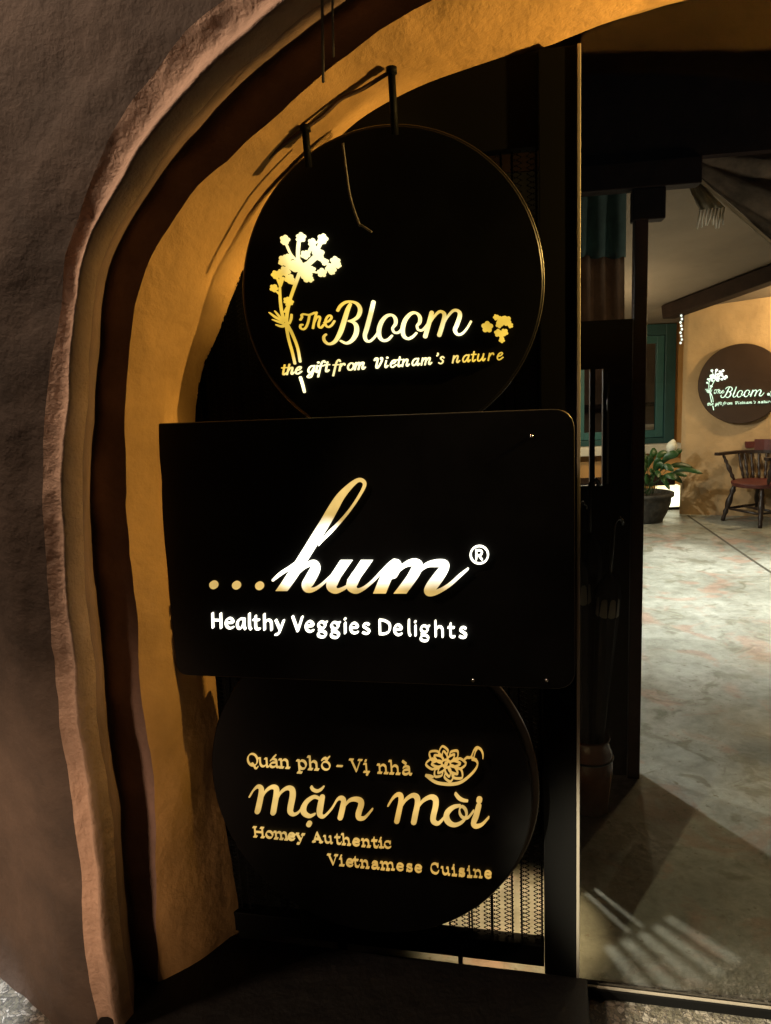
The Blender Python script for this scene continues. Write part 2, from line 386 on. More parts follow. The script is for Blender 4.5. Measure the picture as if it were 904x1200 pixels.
def ell(cx, cy, rx, ry, n=12): return [(cx+rx*math.cos(2*math.pi*i/n), cy+ry*math.sin(2*math.pi*i/n)) for i in range(n)]
class Raw(list): pass
def O(cx, cy, rx, ry): return ('o', ell(cx, cy, rx, ry))
def DOT(x, y, r=1.15): return ('d', x, y, r)
SANS = {
 'H': [[(0,0),(0,14.5)], [(9,0),(9,14.5)], [(0,7.6),(9,7.6)]],
 'e': [[(1,5.4),(8.2,5.8),(7.8,8.6),(5,10.2),(1.9,8.6),(.6,5),(1.8,1.4),(5,-.2),(8.4,1)]],
 'a': [[(8.4,9.6),(5.5,10.1),(2.2,8.3),(.7,4.5),(1.5,.8),(3.9,0),(6.6,2.6),(8.4,7.5)], [(8.6,10),(8.2,3),(9.4,-.2)]],
 'l': [[(1,15.6),(.7,3),(2.1,-.2)]],
 't': [[(2.5,13.5),(2.2,3),(3.3,.2),(6.3,.3)], [(0,9.6),(6,9.6)]],
 'h': [[(0,15.6),(0,0)], [(0,6),(2.3,9.2),(5.2,9.9),(7.3,8),(7.6,4),(7.6,0)]],
 'y': [[(0,10),(4.3,.6)], [(8.6,10),(4.4,0),(2.4,-3.8),(-.6,-4.6)]],
 'V': [[(0,14.5),(5.2,0)], [(5.2,0),(10.6,14.5)]],
 'g': [O(4.4,6.9,3.7,3.3), [(7,9.2),(9.8,10.2)], [(2.6,3.8),(1.4,2.2),(3,.8),(6.5,.2),(8.4,-1.8),(7.3,-4.6),(4,-5.3),(.8,-4.3),(.2,-2),(2,.3)]],
 'i': [[(1,10),(.9,0)], DOT(1,14,1.2)],
 's': [[(6.8,9.2),(4.5,10.2),(1.6,9.2),(1.2,7),(4,5.2),(6.8,3.2),(6.5,.9),(3.6,-.2),(.2,.8)]],
 'D': [[(0,0),(0,14.5)], [(0,14.4),(5,14),(10.2,11.3),(11.2,7.2),(9.6,2.6),(4.8,.3),(0,.1)]],
}
SLAB = {
 'Q': [O(5.8,7.6,5.4,7.4), [(3.2,1.5),(5,3),(7,0),(8.2,-2.6),(10,-2.8),(11,-1)]],
 'u': [[(-1,10),(1,10)], [(1,10),(1,3),(3,.1),(6,.9),(8.3,4)], [(6.5,10),(8.3,10)], [(8.3,10),(8.3,0)], [(8.3,0),(10,0)]],
 'a': [[(1.3,8.2),(3.8,10),(7,9.2),(7.8,7),(7.8,1.4),(8.6,0),(10,.5)], [(7.8,5.9),(3.5,5.5),(.7,3.6),(.8,1.1),(3,-.2),(6,.9),(7.8,3)]],
 'n': [[(-1,10),(1.2,10)], [(1.2,10),(1.2,0)], [(-1,0),(3.2,0)], [(1.2,6.3),(3.5,9.3),(6,10),(8,8),(8.2,4),(8.2,0)], [(6.2,0),(10.2,0)]],
 'p': [[(-1,10),(1.2,10)], [(1.2,10),(1.2,-5)], [(-1,-5),(3.6,-5)], [(1.2,7),(4,10),(7.5,9),(9,5),(7.5,1),(4,-.1),(1.2,3)]],
 'h': [[(-1,15.5),(1.2,15.5)], [(1.2,15.5),(1.2,0)], [(-1,0),(3.2,0)], [(1.2,6.3),(3.5,9.3),(6,10),(8,8),(8.2,4),(8.2,0)], [(6.2,0),(10.2,0)]],
 'o': [O(4.8,5,4.5,5)],
 '-': [[(0,5.5),(6,5.5)]],
 'V': [[(.3,14.5),(5.5,0)], [(5.5,0),(10.7,14.5)], [(-1.5,14.5),(2.6,14.5)], [(8.4,14.5),(12.5,14.5)]],
 'i': [[(-1,10),(1.5,10)], [(1.5,10),(1.5,0)], [(-1.5,0),(4.5,0)], DOT(1.3,14)],
 'H': [[(0,14.5),(0,0)], [(10,14.5),(10,0)], [(0,7.5),(10,7.5)]] + [[(x-2,y),(x+2,y)] for x in (0, 10) for y in (0, 14.5)],
 'm': [[(-1,10),(1,10)], [(1,10),(1,0)], [(-.8,0),(2.8,0)], [(1,6.5),(3,9.5),(5,10),(6.3,8),(6.4,0)], [(5,0),(8.2,0)], [(6.4,6.5),(8.4,9.5),(10.3,10),(11.7,8),(11.8,0)], [(10.2,0),(13.4,0)]],
 'e': [[(.8,5.4),(8.8,5.5),(8,8.8),(5,10.1),(1.8,8.6),(.5,5),(1.8,1.4),(5,-.1),(8.6,1.6)]],
 'y': [[(-1,10),(2.6,10)], [(.6,10),(5,.5)], [(7,10),(10.6,10)], [(9,10),(4.5,-1),(2.8,-4.6),(0,-4.4)]],
 'A': [[(.5,0),(5.5,14.5)], [(5.5,14.5),(10.7,0)], [(2.4,5),(8.8,5)], [(-1.2,0),(2.6,0)], [(8.4,0),(12.4,0)]],
 't': [[(3,14),(3,2.6),(4.4,.1),(7,.3),(8.2,2.4)], [(0,10),(7,10)]],
 'c': [[(8.4,7.4),(7.4,9.5),(5,10.1),(1.8,8.6),(.5,5),(1.8,1.4),(5,-.1),(8.6,1.8)], [(8.5,10),(8.5,7)]],
 's': [[(7,7.6),(6,9.6),(3.8,10.1),(1.4,9),(1.2,7),(4,5.3),(7.2,3.6),(7.4,1.4),(4.2,-.1),(1.6,.8),(.4,2.6)], [(7.2,10),(7.2,7.6)], [(.4,0),(.4,2.6)]],
 'C': [[(10.3,10.5),(9,13.8),(6,14.7),(2.2,12.6),(.6,7.3),(2,2),(6,-.1),(9.2,1.2),(10.8,3.8)], [(10.5,14.5),(10.5,10.3)]],
}
SCRIPT = {
 't': [[(2,14),(2,2.5),(3.4,0),(5.6,2.2)], [(-.6,10),(5,10)]],
 'h': [[(1.2,14.5),(.5,0)], [(.6,4),(3.4,9),(5.8,9.6),(6.2,6.5),(5.8,2.2),(7,0),(9.2,2.5)]],
 'e': [[(1.2,4.8),(4.8,5.8),(6.4,8.4),(5,10),(2.2,8.6),(.7,4.5),(1.9,.7),(4.4,0),(8,3)]],
 'g': [[(7,8.6),(4.5,10),(1.5,8),(.4,4),(2,.4),(4.6,1),(7,6)], [(7.3,10),(6.8,1),(6,-5),(3.5,-6.8),(1,-5.4),(3,-2.4),(9,2.5)]],
 'i': [[(1,10),(.8,2.5),(2.2,0),(4.2,2.6)], DOT(1.6,14.2, 1.5)],
 'f': [[(8,13.6),(6.4,16),(4.2,14),(3.2,8),(2.6,-6.5)], [(.2,9),(6.6,9)]],
 'r': [[(.6,10),(.4,0)], [(.5,5),(2.8,9.2),(5,10),(5.8,8)]],
 'o': [O(4,5,3.7,5), [(6.4,8.4),(8.4,7.6),(9.6,8.8)]],
 'm': [[(.5,10),(.4,0)], [(.5,5),(3,9.4),(5,9.6),(5.3,7),(5,0)], [(5.2,5),(7.8,9.4),(9.8,9.6),(10,7),(9.6,2.2),(11,0),(13,2.6)]],
 'n': [[(.5,10),(.4,0)], [(.5,5),(3.2,9.4),(5.4,9.6),(5.8,7),(5.4,2.2),(6.8,0),(8.8,2.6)]],
 'V': [[(-1,11.5),(-.2,14.2),(2,14.4),(2.8,11),(2.6,3),(3.6,.2),(5.6,1.6),(8,8),(8.6,13),(7.2,14.8),(6.8,12.8),(8.6,12)]],
 'a': [[(7,8.6),(4.5,10),(1.5,8),(.4,4),(2,.3),(4.6,1.5),(7,7)], [(7.2,10),(6.9,2.5),(8,0),(9.8,2.5)]],
 'u': [[(.5,10),(.5,2.5),(2.4,0),(5,2),(6.8,6)], [(7,10),(6.9,2.5),(8.2,0),(10,2.8)]],
 's': [[(5.6,8.3),(3.9,10),(1.8,9),(2,7),(4.8,4.6),(5.2,1.8),(3,0),(.4,1.4)]],
 "'": [[(1,15.5),(1.5,13.6),(.4,11.8)]],
}
def text(art, font, items, u, w, base, slope, shear=0.0, lean=.07, sx=1.0):
    """items = (character, left x in the photo); base(x) = baseline y there"""
    for ch, x0 in items:
        y0 = base(x0)
        def T(p): 
            gx = (p[0]*(1.28 if ch == 'm' and font is SLAB else 1)+shear*p[1])*u*sx; gy = p[1]*u
            return (x0+gx-lean*gy, y0+gx*slope-gy)
        for s in font[ch]:
            if isinstance(s, tuple) and s[0] == 'o': art.stroke([T(p) for p in s[1]], w, closed=True, per=4)
            elif isinstance(s, tuple): x, y = T((s[1], s[2])); art.blob(x, y, s[3]*u, lobes=0, n=14)
            else: art.stroke([T(p) for p in s], w, per=5)

def bloom_art(mp):
    a = Art(mp); st, bl = crop(a, 340, 340, 6.457)
    for s in ([(83,225),(95,205),(92,190),(110,183),(150,188),(190,172)], [(152,188),(142,240),(126,280),(105,297),(84,286),(84,266),(98,262)],
              [(205,170),(190,225),(178,288)], [(185,250),(205,210),(224,200),(231,215),(222,250),(222,275),(238,285),(260,262)],
              [(264,248),(298,234),(318,210),(308,192),(288,202),(272,235),(275,266),(295,280),(320,265),(340,235)]): st(s, 13)
    st([(365,155,18),(385,122,20),(420,95,18),(460,88,16),(505,100,22),(530,130,26),(533,165,28),(515,205,24),(480,228,18),(445,235,10)])
    st([(447,235,10),(488,247,22),(508,282,30),(502,335,32),(470,383,24),(430,402,18),(388,384,14)])
    st([(460,108,20),(440,150,28),(415,230,32),(385,320,32),(345,388,24),(300,408,18),(267,387,18),(260,355,16),(276,336,14)])
    st([(635,92,28),(612,190,30),(585,290,30),(570,345,26),(582,382,20),(610,386,16),(645,355,14),(675,310,12)])
    st([(775,345,14),(745,375,18),(710,382,20),(682,355,26),(677,300,30),(697,240,28),(735,197,22),(775,190,18),(800,215,24),(802,255,22),(780,290,16),(793,320,16),(825,320,16),(855,285,12)])
    st, bl = crop(a, 470, 340, 6.457)
    st([(120,325,14),(90,355,18),(55,368,20),(24,345,26),(17,290,30),(37,225,28),(80,178,22),(120,175,18),(146,205,24),(145,245,22),(125,272,16),(137,302,16),(170,300,16),(205,255,12)])
    st([(236,172,30),(213,258,30),(187,350,30)])
    st([(208,285,10),(240,220,14),(288,167,18),(322,170,24),(332,200,28),(315,270,30),(293,340,30)])
    st([(313,285,10),(350,210,14),(398,157,18),(438,161,24),(448,195,30),(427,260,30),(411,303,28),(430,335,20),(465,330,16),(502,290,14),(532,238,14)])
    for x, y, r in ((655,280,46),(722,207,24),(765,232,40),(800,232,40),(745,262,28),(830,268,22),(738,325,32),(785,320,30),(765,378,24),(762,350,20)): bl(x, y, r, ph=x)
    base = lambda x: 438.6-.070*(x-340)
    IT = lambda ox, l: [(c, ox+x/6.457) for c, x in l]
    text(a, SCRIPT, IT(320, [('t',68),('h',108),('e',170),('g',266),('i',325),('f',338),('t',392),('f',452),('r',505),('o',566),('m',622),('V',768),('i',845)])
         + IT(455, [('e',14),('t',66),('n',108),('a',180),('m',252),("'",358),('s',383),('n',488),('a',562),('t',627),('u',674),('r',757),('e',820)]),
         .80, 1.45, base, -.070, shear=.22, lean=.06, sx=1.14)
    return a.bm
def flower_art(mp):
    a = Art(mp); st, bl = crop(a, 310, 260, 5.714)
    for s in ([(242,335,20),(207,430,18),(178,512,16)], [(165,560,20),(155,620,18),(155,680,18),(190,750,16),(225,840,14),(243,935,14)],
              [(150,690,16),(165,780,14),(190,870,14),(208,948,14)], [(245,1042,16),(260,1090,16),(272,1138,14)],
              [(108,440,10),(110,520,14),(120,600,16),(137,665,16)], [(38,608,6),(80,640,14),(132,668,12)], [(75,598,6),(105,635,12),(132,664,10)],
              [(60,655,6),(100,670,14),(142,686,14)], [(85,690,8),(120,700,16),(155,690,14)], [(186,622,10),(183,650,12),(172,682,8)],
              [(138,605,8),(165,560,12)], [(88,468,10),(106,487,10)], [(90,378,10),(110,430,10)], [(132,375,10),(112,432,10)], [(115,350,10),(111,432,10)],
              [(155,160,12),(180,215,12),(212,252,14)], [(236,130,18),(230,200,20),(232,265,20)], [(318,172,16),(298,215,16)], [(378,150,20),(352,200,18)],
              [(352,245,16),(300,292,14)], [(335,235,14),(285,285,14)], [(345,340,10),(380,342,10)], [(425,280,12),(450,300,14)]): st(s)
    for x, y, r in ((142,122,34),(142,140,20),(250,105,34),(238,120,22),(325,140,30),(330,165,22),(395,115,36),(380,135,24),(278,222,32),(365,215,42),(375,240,26),(345,200,24),(410,270,26),(478,265,34),(495,290,24),(450,312,38),(455,335,22),(390,342,32),
                    (140,260,40),(170,238,24),(120,275,20),(230,298,50),(190,292,38),(280,312,44),(322,322,26),(290,368,40),(312,385,22),(265,350,30),
                    (68,445,28),(80,355,30),(112,342,24),(145,330,36),(172,382,34),(185,402,20),(158,528,26),(178,538,22),(165,552,18)): bl(x, y, r, ph=x*.7)
    return a.bm

# ------------------------------------------------------------------ the dark screen the signs hang on
UL = PS(228, 485, 0)[0]; UTOP = PS(660, 61, 0)[1]
scr = thing('metal_screen', S(UL/2, 0, 0), 'tall black perforated metal screen standing in the archway behind the signs', 'screen')
bm = bmesh.new()
def ribbon(u0, w, z0, z1, amp=0, ph=0, per=.0115, off=0):
    n = max(2, int((z1-z0)/per*6)) if amp else 1
    prev = None
    for i in range(n+1):
        z = z0+(z1-z0)*i/n; u = u0+amp*math.sin(2*math.pi*(z/per)+ph)
        a = bm.verts.new(S(u-w/2, z, off)); b = bm.verts.new(S(u+w/2, z, off))
        if prev: bm.faces.new((prev[0], prev[1], b, a))
        prev = (a, b)
ZB, ZT = .135, 1.999
u = -.09; LW = .046
k = 0
while u > -1.06:
    ul = u-LW
    for fx, ph in ((0, 0), (.27, math.pi), (.73, 0), (1, math.pi)):
        ribbon(ul+LW*fx, .0030, ZB, ZT, .0048, ph)
    ribbon(ul-.002, .0042, ZB, ZT); ribbon(u+.002, .0042, ZB, ZT)
    if k % 3 == 0: u = ul-.027
    elif k % 3 == 1: u = ul-.006
    else: u = ul-.011
    k += 1
obj('lattice', bm, M_MATT, scr, solid=.0015)
bm = bmesh.new(); sbox(bm, -.082, -.006, 0.0, UTOP, -.03, .03); obj('stile', bm, M_MATT, scr, bevel=.002)
bm = bmesh.new(); sbox(bm, -.0055, .0015,   .02, UTOP, -.028, .034); obj('edge_trim', bm, M_TRIM, scr, bevel=.001)
bm = bmesh.new(); sbox(bm, -1.10, -.083, .080, .137, -.02, .02); obj('bottom_rail', bm, M_MATT, scr, bevel=.002)
bm = bmesh.new(); sbox(bm, -1.10, -.083, 2.0, UTOP-.002, -.02, .02); obj('top_panel', bm, M_MATT, scr)
bm = bmesh.new(); sbox(bm, -1.10, -.245, .33, 1.999, -.034, -.026); obj('black_shade_sheet', bm, M_MATT, scr)  # black sheet added so the gaps in the lattice stay dark
bm = bmesh.new(); sbox(bm, -.30, -.29, .0, .079, -.01, .01); obj('foot', bm, M_MATT, scr)
bm = bmesh.new(); sbox(bm, -.62, -.60, .0, .079, -.01, .01); obj('foot', bm, M_MATT, scr)
M_THRESH = mat('black_granite', (.005, .0045, .0045), .6, spec=.2, var=.6, scale=14, bump=.4, bscale=18)
bm = bmesh.new(); sbox(bm, -1.12, .02, -.02, .073, .03, .40); meta(obj('threshold', bm, M_THRESH, bevel=.006), kind='structure')

def disc_sign(name, cx, cy, rpx, off, label, rim=True):
    uc, zc = PS(cx, cy, off); ul = PS(cx-rpx, cy, off)[0]; ur = PS(cx+rpx, cy, off)[0]; r = (ur-ul)/2; uc = (ul+ur)/2
    t = thing(name, S(uc, zc, off), label, 'sign')
    b = bmesh.new(); lathe(b, [(0, 0), (r-.003, 0), (r, -.003), (r, -.018), (r-.003, -.020), (0, -.020)], S(uc, zc, off), 128, SN)
    obj('face', b, M_BLACK, t)
    for f in []: pass
    return t, uc, zc, r
O_B = .075
sg, ub, zb, rb = disc_sign('round_sign', 461, 339, 176, O_B, 'large round black sign with golden lit flower stem and lettering above the rectangular sign')
b = bmesh.new(); tube(b, [S(ub+(rb+.001)*math.cos(a), zb+(rb+.001)*math.sin(a), O_B-.004) for a in [2*math.pi*k/160 for k in range(161)]], .0021, 6, False); obj('rim', b, M_RIM, sg, smooth=True)
mpB = lambda p, d: (lambda q: S(q[0], q[1], O_B+.0004+d))(PS(p[0], p[1], O_B))
GOLD = (1.0, .64, .075); HOT = (1.0, .93, .50)
M_LB = led('golden_backlit_acrylic', GOLD, HOT, .95, 2.0, [(PS3(377, 282, O_B), .085), (PS3(458, 428, O_B), .12), (PS3(372, 437, O_B), .05), (PS3(440, 358, O_B), .02), (PS3(537, 390, O_B), .04), (PS3(356, 450, O_B), .04)])
obj('lettering', bloom_art(mpB), M_LB, sg); obj('flower_emblem', flower_art(mpB), M_LB, sg)

O_H = .125
hm = thing('rectangular_sign', PS3(430, 640, O_H), 'wide rectangular black sign with large white lit script lettering in the middle', 'sign')
cor = [PS(x, y, O_H) for x, y in ((180, 497), (673, 479), (674, 808), (208, 791))]
def rounded(P, rad, n=6):
    out = []
    for i, p in enumerate(P):
        a = Vector(P[i-1]); c = Vector(P[(i+1) % len(P)]); p = Vector(p); r = rad[i]
        if r < 1e-4: out.append(tuple(p)); continue
        d1 = (a-p).normalized(); d2 = (c-p).normalized()
        for k in range(n+1):
            t = k/n; q = (p+d1*r)*(1-t)**2 + p*2*t*(1-t) + (p+d2*r)*t*t; out.append(tuple(q))
    return out
RP = rounded(cor, (.004, .045, .045, .03))
b = bmesh.new(); poly_prism(b, [S(u, z, O_H) for u, z in RP], [S(u, z, O_H-.018) for u, z in RP]); obj('face', b, M_BLACK, hm, bevel=.0015)
b = bmesh.new(); tube(b, [S(u, z, O_H-.003) for u, z in RP+RP[:1]], .0012, 6, False); obj('rim', b, mat('dark_edge', (.22, .20, .17), .4, metal=1), hm, smooth=True)
for x, y in ((623, 511), (555, 797), (641, 797)):
    b = bmesh.new(); lathe(b, [(0, .0035), (.003, .003), (.0042, .001), (.0042, 0)], PS3(x, y, O_H), 14, SN); obj('bolt', b, M_BOLT, hm, smooth=True)
mpH = lambda p, d: (lambda q: S(q[0], q[1], O_H+.0004+d))(PS(p[0], p[1], O_H))
M_LH = led('white_backlit_acrylic', (1, .66, .20), (1, .97, .80), .85, 3.0,
           [((PS3(325, 662, O_H), PS3(545, 662, O_H)), .040), ((PS3(385, 632, O_H), PS3(345, 668, O_H)), .04), ((PS3(262, 738, O_H), PS3(560, 748, O_H)), .06), (PS3(562, 650, O_H), .05)])
M_GOLDEN = M_LH
a = Art(mpH); st, bl = crop(a, 235, 545, 4.52)
st([(630,424,4),(650,395,14),(690,352,20),(745,295,16),(800,228,13),(848,155,14),(872,105,16),(862,82,18),(835,80,22),(795,110,30),(745,165,42),(705,230,50),(668,295,52),(628,360,52),(588,425,52),(548,490,52)])
st([(560,470,60),(520,535,62),(478,600,62),(434,663,62)], mode='h', cap=False)
st([(390,606,14),(430,572,20),(475,543,20),(520,512,22),(550,500,20)])
st([(478,622,4),(515,575,14),(560,532,24),(600,518,34),(612,545,50),(585,600,56),(568,632,54),(572,655,34),(600,658,20),(640,635,16),(690,590,14),(720,560,10)])
st([(776,502,64),(740,555,62),(706,605,62)], mode='h', cap=False)
st([(726,575,50),(702,620,56),(700,645,48),(722,664,26),(760,652,18),(800,625,16),(850,580,10)])
st([(884,502,64),(848,555,62),(812,605,62)], mode='h', cap=False)
st([(832,575,50),(808,620,56),(806,645,48),(830,664,26),(868,650,18),(915,612,16),(960,565,16),(1000,525,18),(1028,508,26)])
st2, bl2 = crop(a, 400, 560, 4.52)
st2([(280,444,56),(268,470,62),(242,520,64),(206,608,66)][1:], mode='h', cap=False)
st2([(215,520,10),(250,470,22),(280,448,34),(300,448,30),(300,470,40),(278,505,50)])
st2([(245,560,6),(285,510,14),(335,462,24),(380,445,36),(412,452,36),(408,480,46)])
st2([(404,470,56),(380,520,64),(315,608,68)], mode='h', cap=False)
st2([(350,560,6),(395,510,14),(450,462,24),(500,450,36),(545,452,40),(548,475,48),(515,525,58),(478,575,58),(468,598,48),(490,606,28),(530,592,20),(580,560,18),(630,515,16),(672,480,10)])
lt = obj('lettering', a.bm, M_LH, hm)
for x, y in ((75, 632), (195, 634), (317, 637)):
    a = Art(mpH); st, bl = crop(a, 235, 545, 4.52); bl(x, y, 24, lobes=0); obj('dot', a.bm, M_LH, hm)
a = Art(mpH); st2, bl2 = crop(a, 400, 560, 4.52)
st2(ell(733, 405, 46, 46, 16), 9, closed=True)
st2([(717,430),(717,380)], 8); st2([(716,382),(738,382),(747,394),(738,407),(716,408)], 8); st2([(730,408),(747,430)], 8)
obj('registered_mark', a.bm, M_LH, hm)
a = Art(mpH)
text(a, SANS, [(c, 240+x/5.65) for c, x in (('H',60),('e',143),('a',217),('l',298),('t',330),('h',402),('y',478),('V',590),('e',672),('g',755),('g',841))]
     + [(c, 395+x/5.65) for c, x in (('i',54),('e',90),('s',175),('D',288),('e',380),('l',476),('i',518),('g',556),('h',657),('t',742),('s',815))],
     1.14, 2.0, lambda x: 734.6+(x-250)*.039, .039, lean=.03, sx=.93)
obj('tagline', a.bm, M_LH, hm)

O_M = .070
mm_, um, zm, rm = disc_sign('round_sign', 437, 922, 187, O_M, 'round black sign with golden lettering and a chilli emblem, lowest of the three signs')
b = bmesh.new(); lathe(b, [(0, -.021), (rm+.002, -.021), (rm+.004, -.023), (rm+.004, -.030), (0, -.030)], S(um+.012, zm+.010, O_M), 128, SN); obj('backing_plate', b, M_RIM, mm_)
mpM = lambda p, d: (lambda q: S(q[0], q[1], O_M+.0004+d))(PS(p[0], p[1], O_M))
M_LM = led('dim_golden_acrylic', (1, .58, .13), (1, .66, .20), .66, .85, [(PS3(350, 940, O_M), .16), (PS3(520, 950, O_M), .10)])
a = Art(mpM); st, bl = crop(a, 285, 905, 5.65)
st([(48,155,10),(72,115,12),(100,90,18),(122,100,26),(124,135,32),(112,200,34),(100,252,34)])
st([(118,190,8),(150,125,16),(190,94,20),(220,99,28),(225,135,34),(214,200,34),(204,260,34)])
st([(218,200,8),(250,133,16),(294,100,20),(326,108,30),(332,150,36),(318,225,36),(318,258,30),(340,274,16),(372,258,12),(400,215,10)])
st([(508,168,10),(472,158,18),(425,190,28),(402,235,36),(412,268,28),(445,285,18),(478,272,10)])
st([(526,162,34),(512,240,38),(514,276,28),(540,286,14),(590,235,12),(625,178,14),(650,165,22),(668,180,28),(664,220,34),(648,292,34)])
st([(662,240,8),(700,187,16),(740,172,22),(778,182,30),(784,212,36),(768,265,36),(772,296,26),(808,295,16),(858,240,10)])
st([(455,92,12),(468,110,14),(494,119,14),(520,108,14),(536,92,10)]); bl(441, 336, 19, lobes=0)
st, bl = crop(a, 440, 910, 5.65)
st([(88,185,10),(118,138,14),(148,114,20),(170,122,28),(172,160,32),(158,230,34),(146,286,34)])
st([(168,210,8),(200,152,16),(245,120,20),(276,130,30),(282,170,34),(268,240,36),(258,292,36)])
st([(273,220,8),(312,160,16),(364,130,22),(398,142,32),(402,185,36),(386,258,36),(390,292,28),(422,302,16),(470,250,10)])
st([(562,186,10),(520,196,20),(482,228,32),(472,265,36),(492,300,28),(530,314,18),(575,295,14),(604,255,14),(600,215,14),(577,192,10),(560,208,8),(562,240,10),(582,265,10),(615,265,10),(652,222,10)])
st([(533,108,14),(555,135,18),(582,150,14),(612,155,8)])
st([(686,190,34),(668,255,36),(652,300,32),(668,322,22),(708,310,14),(752,264,8)]); bl(690, 148, 21, lobes=0)
obj('title_lettering', a.bm, M_LM, mm_); a = Art(mpM)
b1 = lambda x: 870+(150+((x-280)*5.65-95)*.053)/5.65
text(a, SLAB, [(c, 280+x/5.65) for c, x in (('Q',64),('u',142),('a',210),('n',280),('p',398),('h',472),('o',553),('-',655),('V',750),('i',840))]
     + [(c, 400+x/5.02) for c, x in (('n',224),('h',294),('a',364))], .93, 1.0, b1, .053, lean=.07, sx=1.12)
st, bl = crop(a, 280, 870, 5.65); st([(232,95),(246,82)], 9); st([(556,108),(574,98),(590,110)], 8); st([(590,102),(602,92)], 8); bl(853, 205, 8, lobes=0)
st, bl = crop(a, 400, 865, 5.02); st([(364,132),(382,146)], 9)
obj('motto_lettering', a.bm, M_LM, mm_); a = Art(mpM)
b2 = lambda x: 979.2+(x-299.3)*.0855
text(a, SLAB, [(c, 285+x/4.758) for c, x in (('H',72),('o',132),('m',183),('e',255),('y',305),('A',395),('u',459),('t',517),('h',560),('e',615),('n',670),('t',723),('i',768),('c',790))], .75, .85, b2, .0855, lean=.08, sx=1.15)
obj('caption_lettering', a.bm, M_LM, mm_); a = Art(mpM)
b3 = lambda x: 1011.7+(x-388)*.0855
text(a, SLAB, [(c, 375+x/4.305) for c, x in (('V',50),('i',108),('e',137),('t',172),('n',213),('a',265),('m',315),('e',390),('s',440),('e',482),('C',562),('u',620),('i',675),('s',704),('i',752),('n',782),('e',833))], .77, .85, b3, .0855, lean=.08, sx=1.1)
obj('caption_lettering', a.bm, M_LM, mm_)
a = Art(mpM); st, bl = crop(a, 490, 865, 10.04)
for tx, ty in ((290,88),(140,158),(97,296),(205,440),(385,500),(522,455),(567,290),(467,142)):
    dx, dy = tx-335, ty-290; L = math.hypot(dx, dy); dx /= L; dy /= L; nx, ny = -dy, dx
    for f0, f1, wd in ((.50, 1.0, .26), (.22, .72, .15)):
        lp = [(f0, .6), (f0+(f1-f0)*.35, 1), (f0+(f1-f0)*.75, .62), (f1, 0)]
        pts = [(335+dx*L*f+nx*L*wd*s, 290+dy*L*f+ny*L*wd*s) for f, s in lp] + [(335+dx*L*f-nx*L*wd*s, 290+dy*L*f-ny*L*wd*s) for f, s in lp[-2::-1]]
        if f0 < .3: pts = [(335+dx*L*f0, 290+dy*L*f0)] + pts + [(335+dx*L*f0, 290+dy*L*f0)]
        st(pts, 13)
st(ell(335, 290, 16, 16, 10), 9, closed=True)
st([(95,425,12),(180,490,16),(260,520,18),(400,530,20),(520,500,20),(640,402,18),(700,315,16),(692,258,14),(640,238,12)])
st([(95,425,10),(140,432,14),(185,447,8)]); st([(545,245,12),(578,217,14),(625,212,12),(660,135,14),(695,100,14),(740,120,12),(765,170,12),(768,222,8)])
st([(655,235,10),(678,150,12),(705,108,8)]); st([(625,212,10),(690,245,10)])
obj('chilli_emblem', a.bm, M_LM, mm_)

# lamps hidden behind the signs (they wash the ochre reveal)
WARM = (1, .62, .16)
for (x, y), e in (((300, 330), .7), ((345, 235), .6), ((440, 160), .5)):
    lamp('sign_backlight', 'POINT', PS3(x+22, y+22, .03), e, WARM, .03)
lamp('sign_backlight', 'AREA', PS3(225, 600, .085), 1.0, WARM, .25, to=PS3(120, 600, .14), size_y=.03)
lamp('sign_backlight', 'SPOT', S(-.17, .50, -.20), 18, (1, .70, .36), .03, to=S(-.18, 0, -.20), spot=math.radians(62), blend=.5)

# ------------------------------------------------------------------ brackets and wires in the arch
def bracket(px, top, bot, label):
    p = PS3(px, top, .15); q = PS3(px+4, bot, .13)
    t = thing('hanging_bracket', q, label, 'bracket', 'iron brackets the signs hang from')
    b = bmesh.new(); tube(b, [p, p.lerp(q, .5), q], .0075, 8); obj('rod', b, M_MATT, t, smooth=True)
    b = bmesh.new(); tube(b, [p+Vector((0, 0, -.004)), p+Vector((0, 0, .008))], .011, 10); obj('cap', b, M_MATT, t, smooth=True)
bracket(358, 152, 196, 'short black iron bracket rod at the left end of the wire')
bracket(459, 84, 158, 'longer black iron bracket rod under the crown of the arch')
def wire(px, off0, off1, r, label, name='cable', group=None, mt=M_CABLE):
    b = bmesh.new(); c = catmull([p for p in px], 6); n = len(c)
    tube(b, [PS3(x, y, off0+(off1-off0)*i/(n-1)) for i, (x, y) in enumerate(c)], r, 6)
    return meta(obj(name, b, mt, smooth=True), label, 'cable', group)
M_WIRE = mat('rusty_wire', (.06, .03, .018), .7)
wire([(456, 85), (425, 104), (400, 116), (378, 136), (358, 150)], .15, .15, .004, 'rusty wire tied between the two iron bracket rods', mt=M_WIRE)
wire([(358, 150), (330, 172), (300, 197), (285, 210), (262, 250), (240, 285), (228, 306)], .155, .07, .004, 'rusty wire running down the ochre reveal from the left bracket rod', mt=M_WIRE)
wire([(402, 168), (406, 200), (411, 232), (421, 262), (424, 264), (436, 272)], .11, .11, .0026, 'grey loose cable end hanging down over the upper round sign')
wire([(377, -60), (378, 20), (379, 96)], .41, .25, .0028, 'thin cable hanging from the arch crown, leftmost of the hanging pair')
wire([(391, -60), (390, 10), (391, 66)], .41, .26, .0022, 'shorter cable hanging from the arch crown beside the longer one')

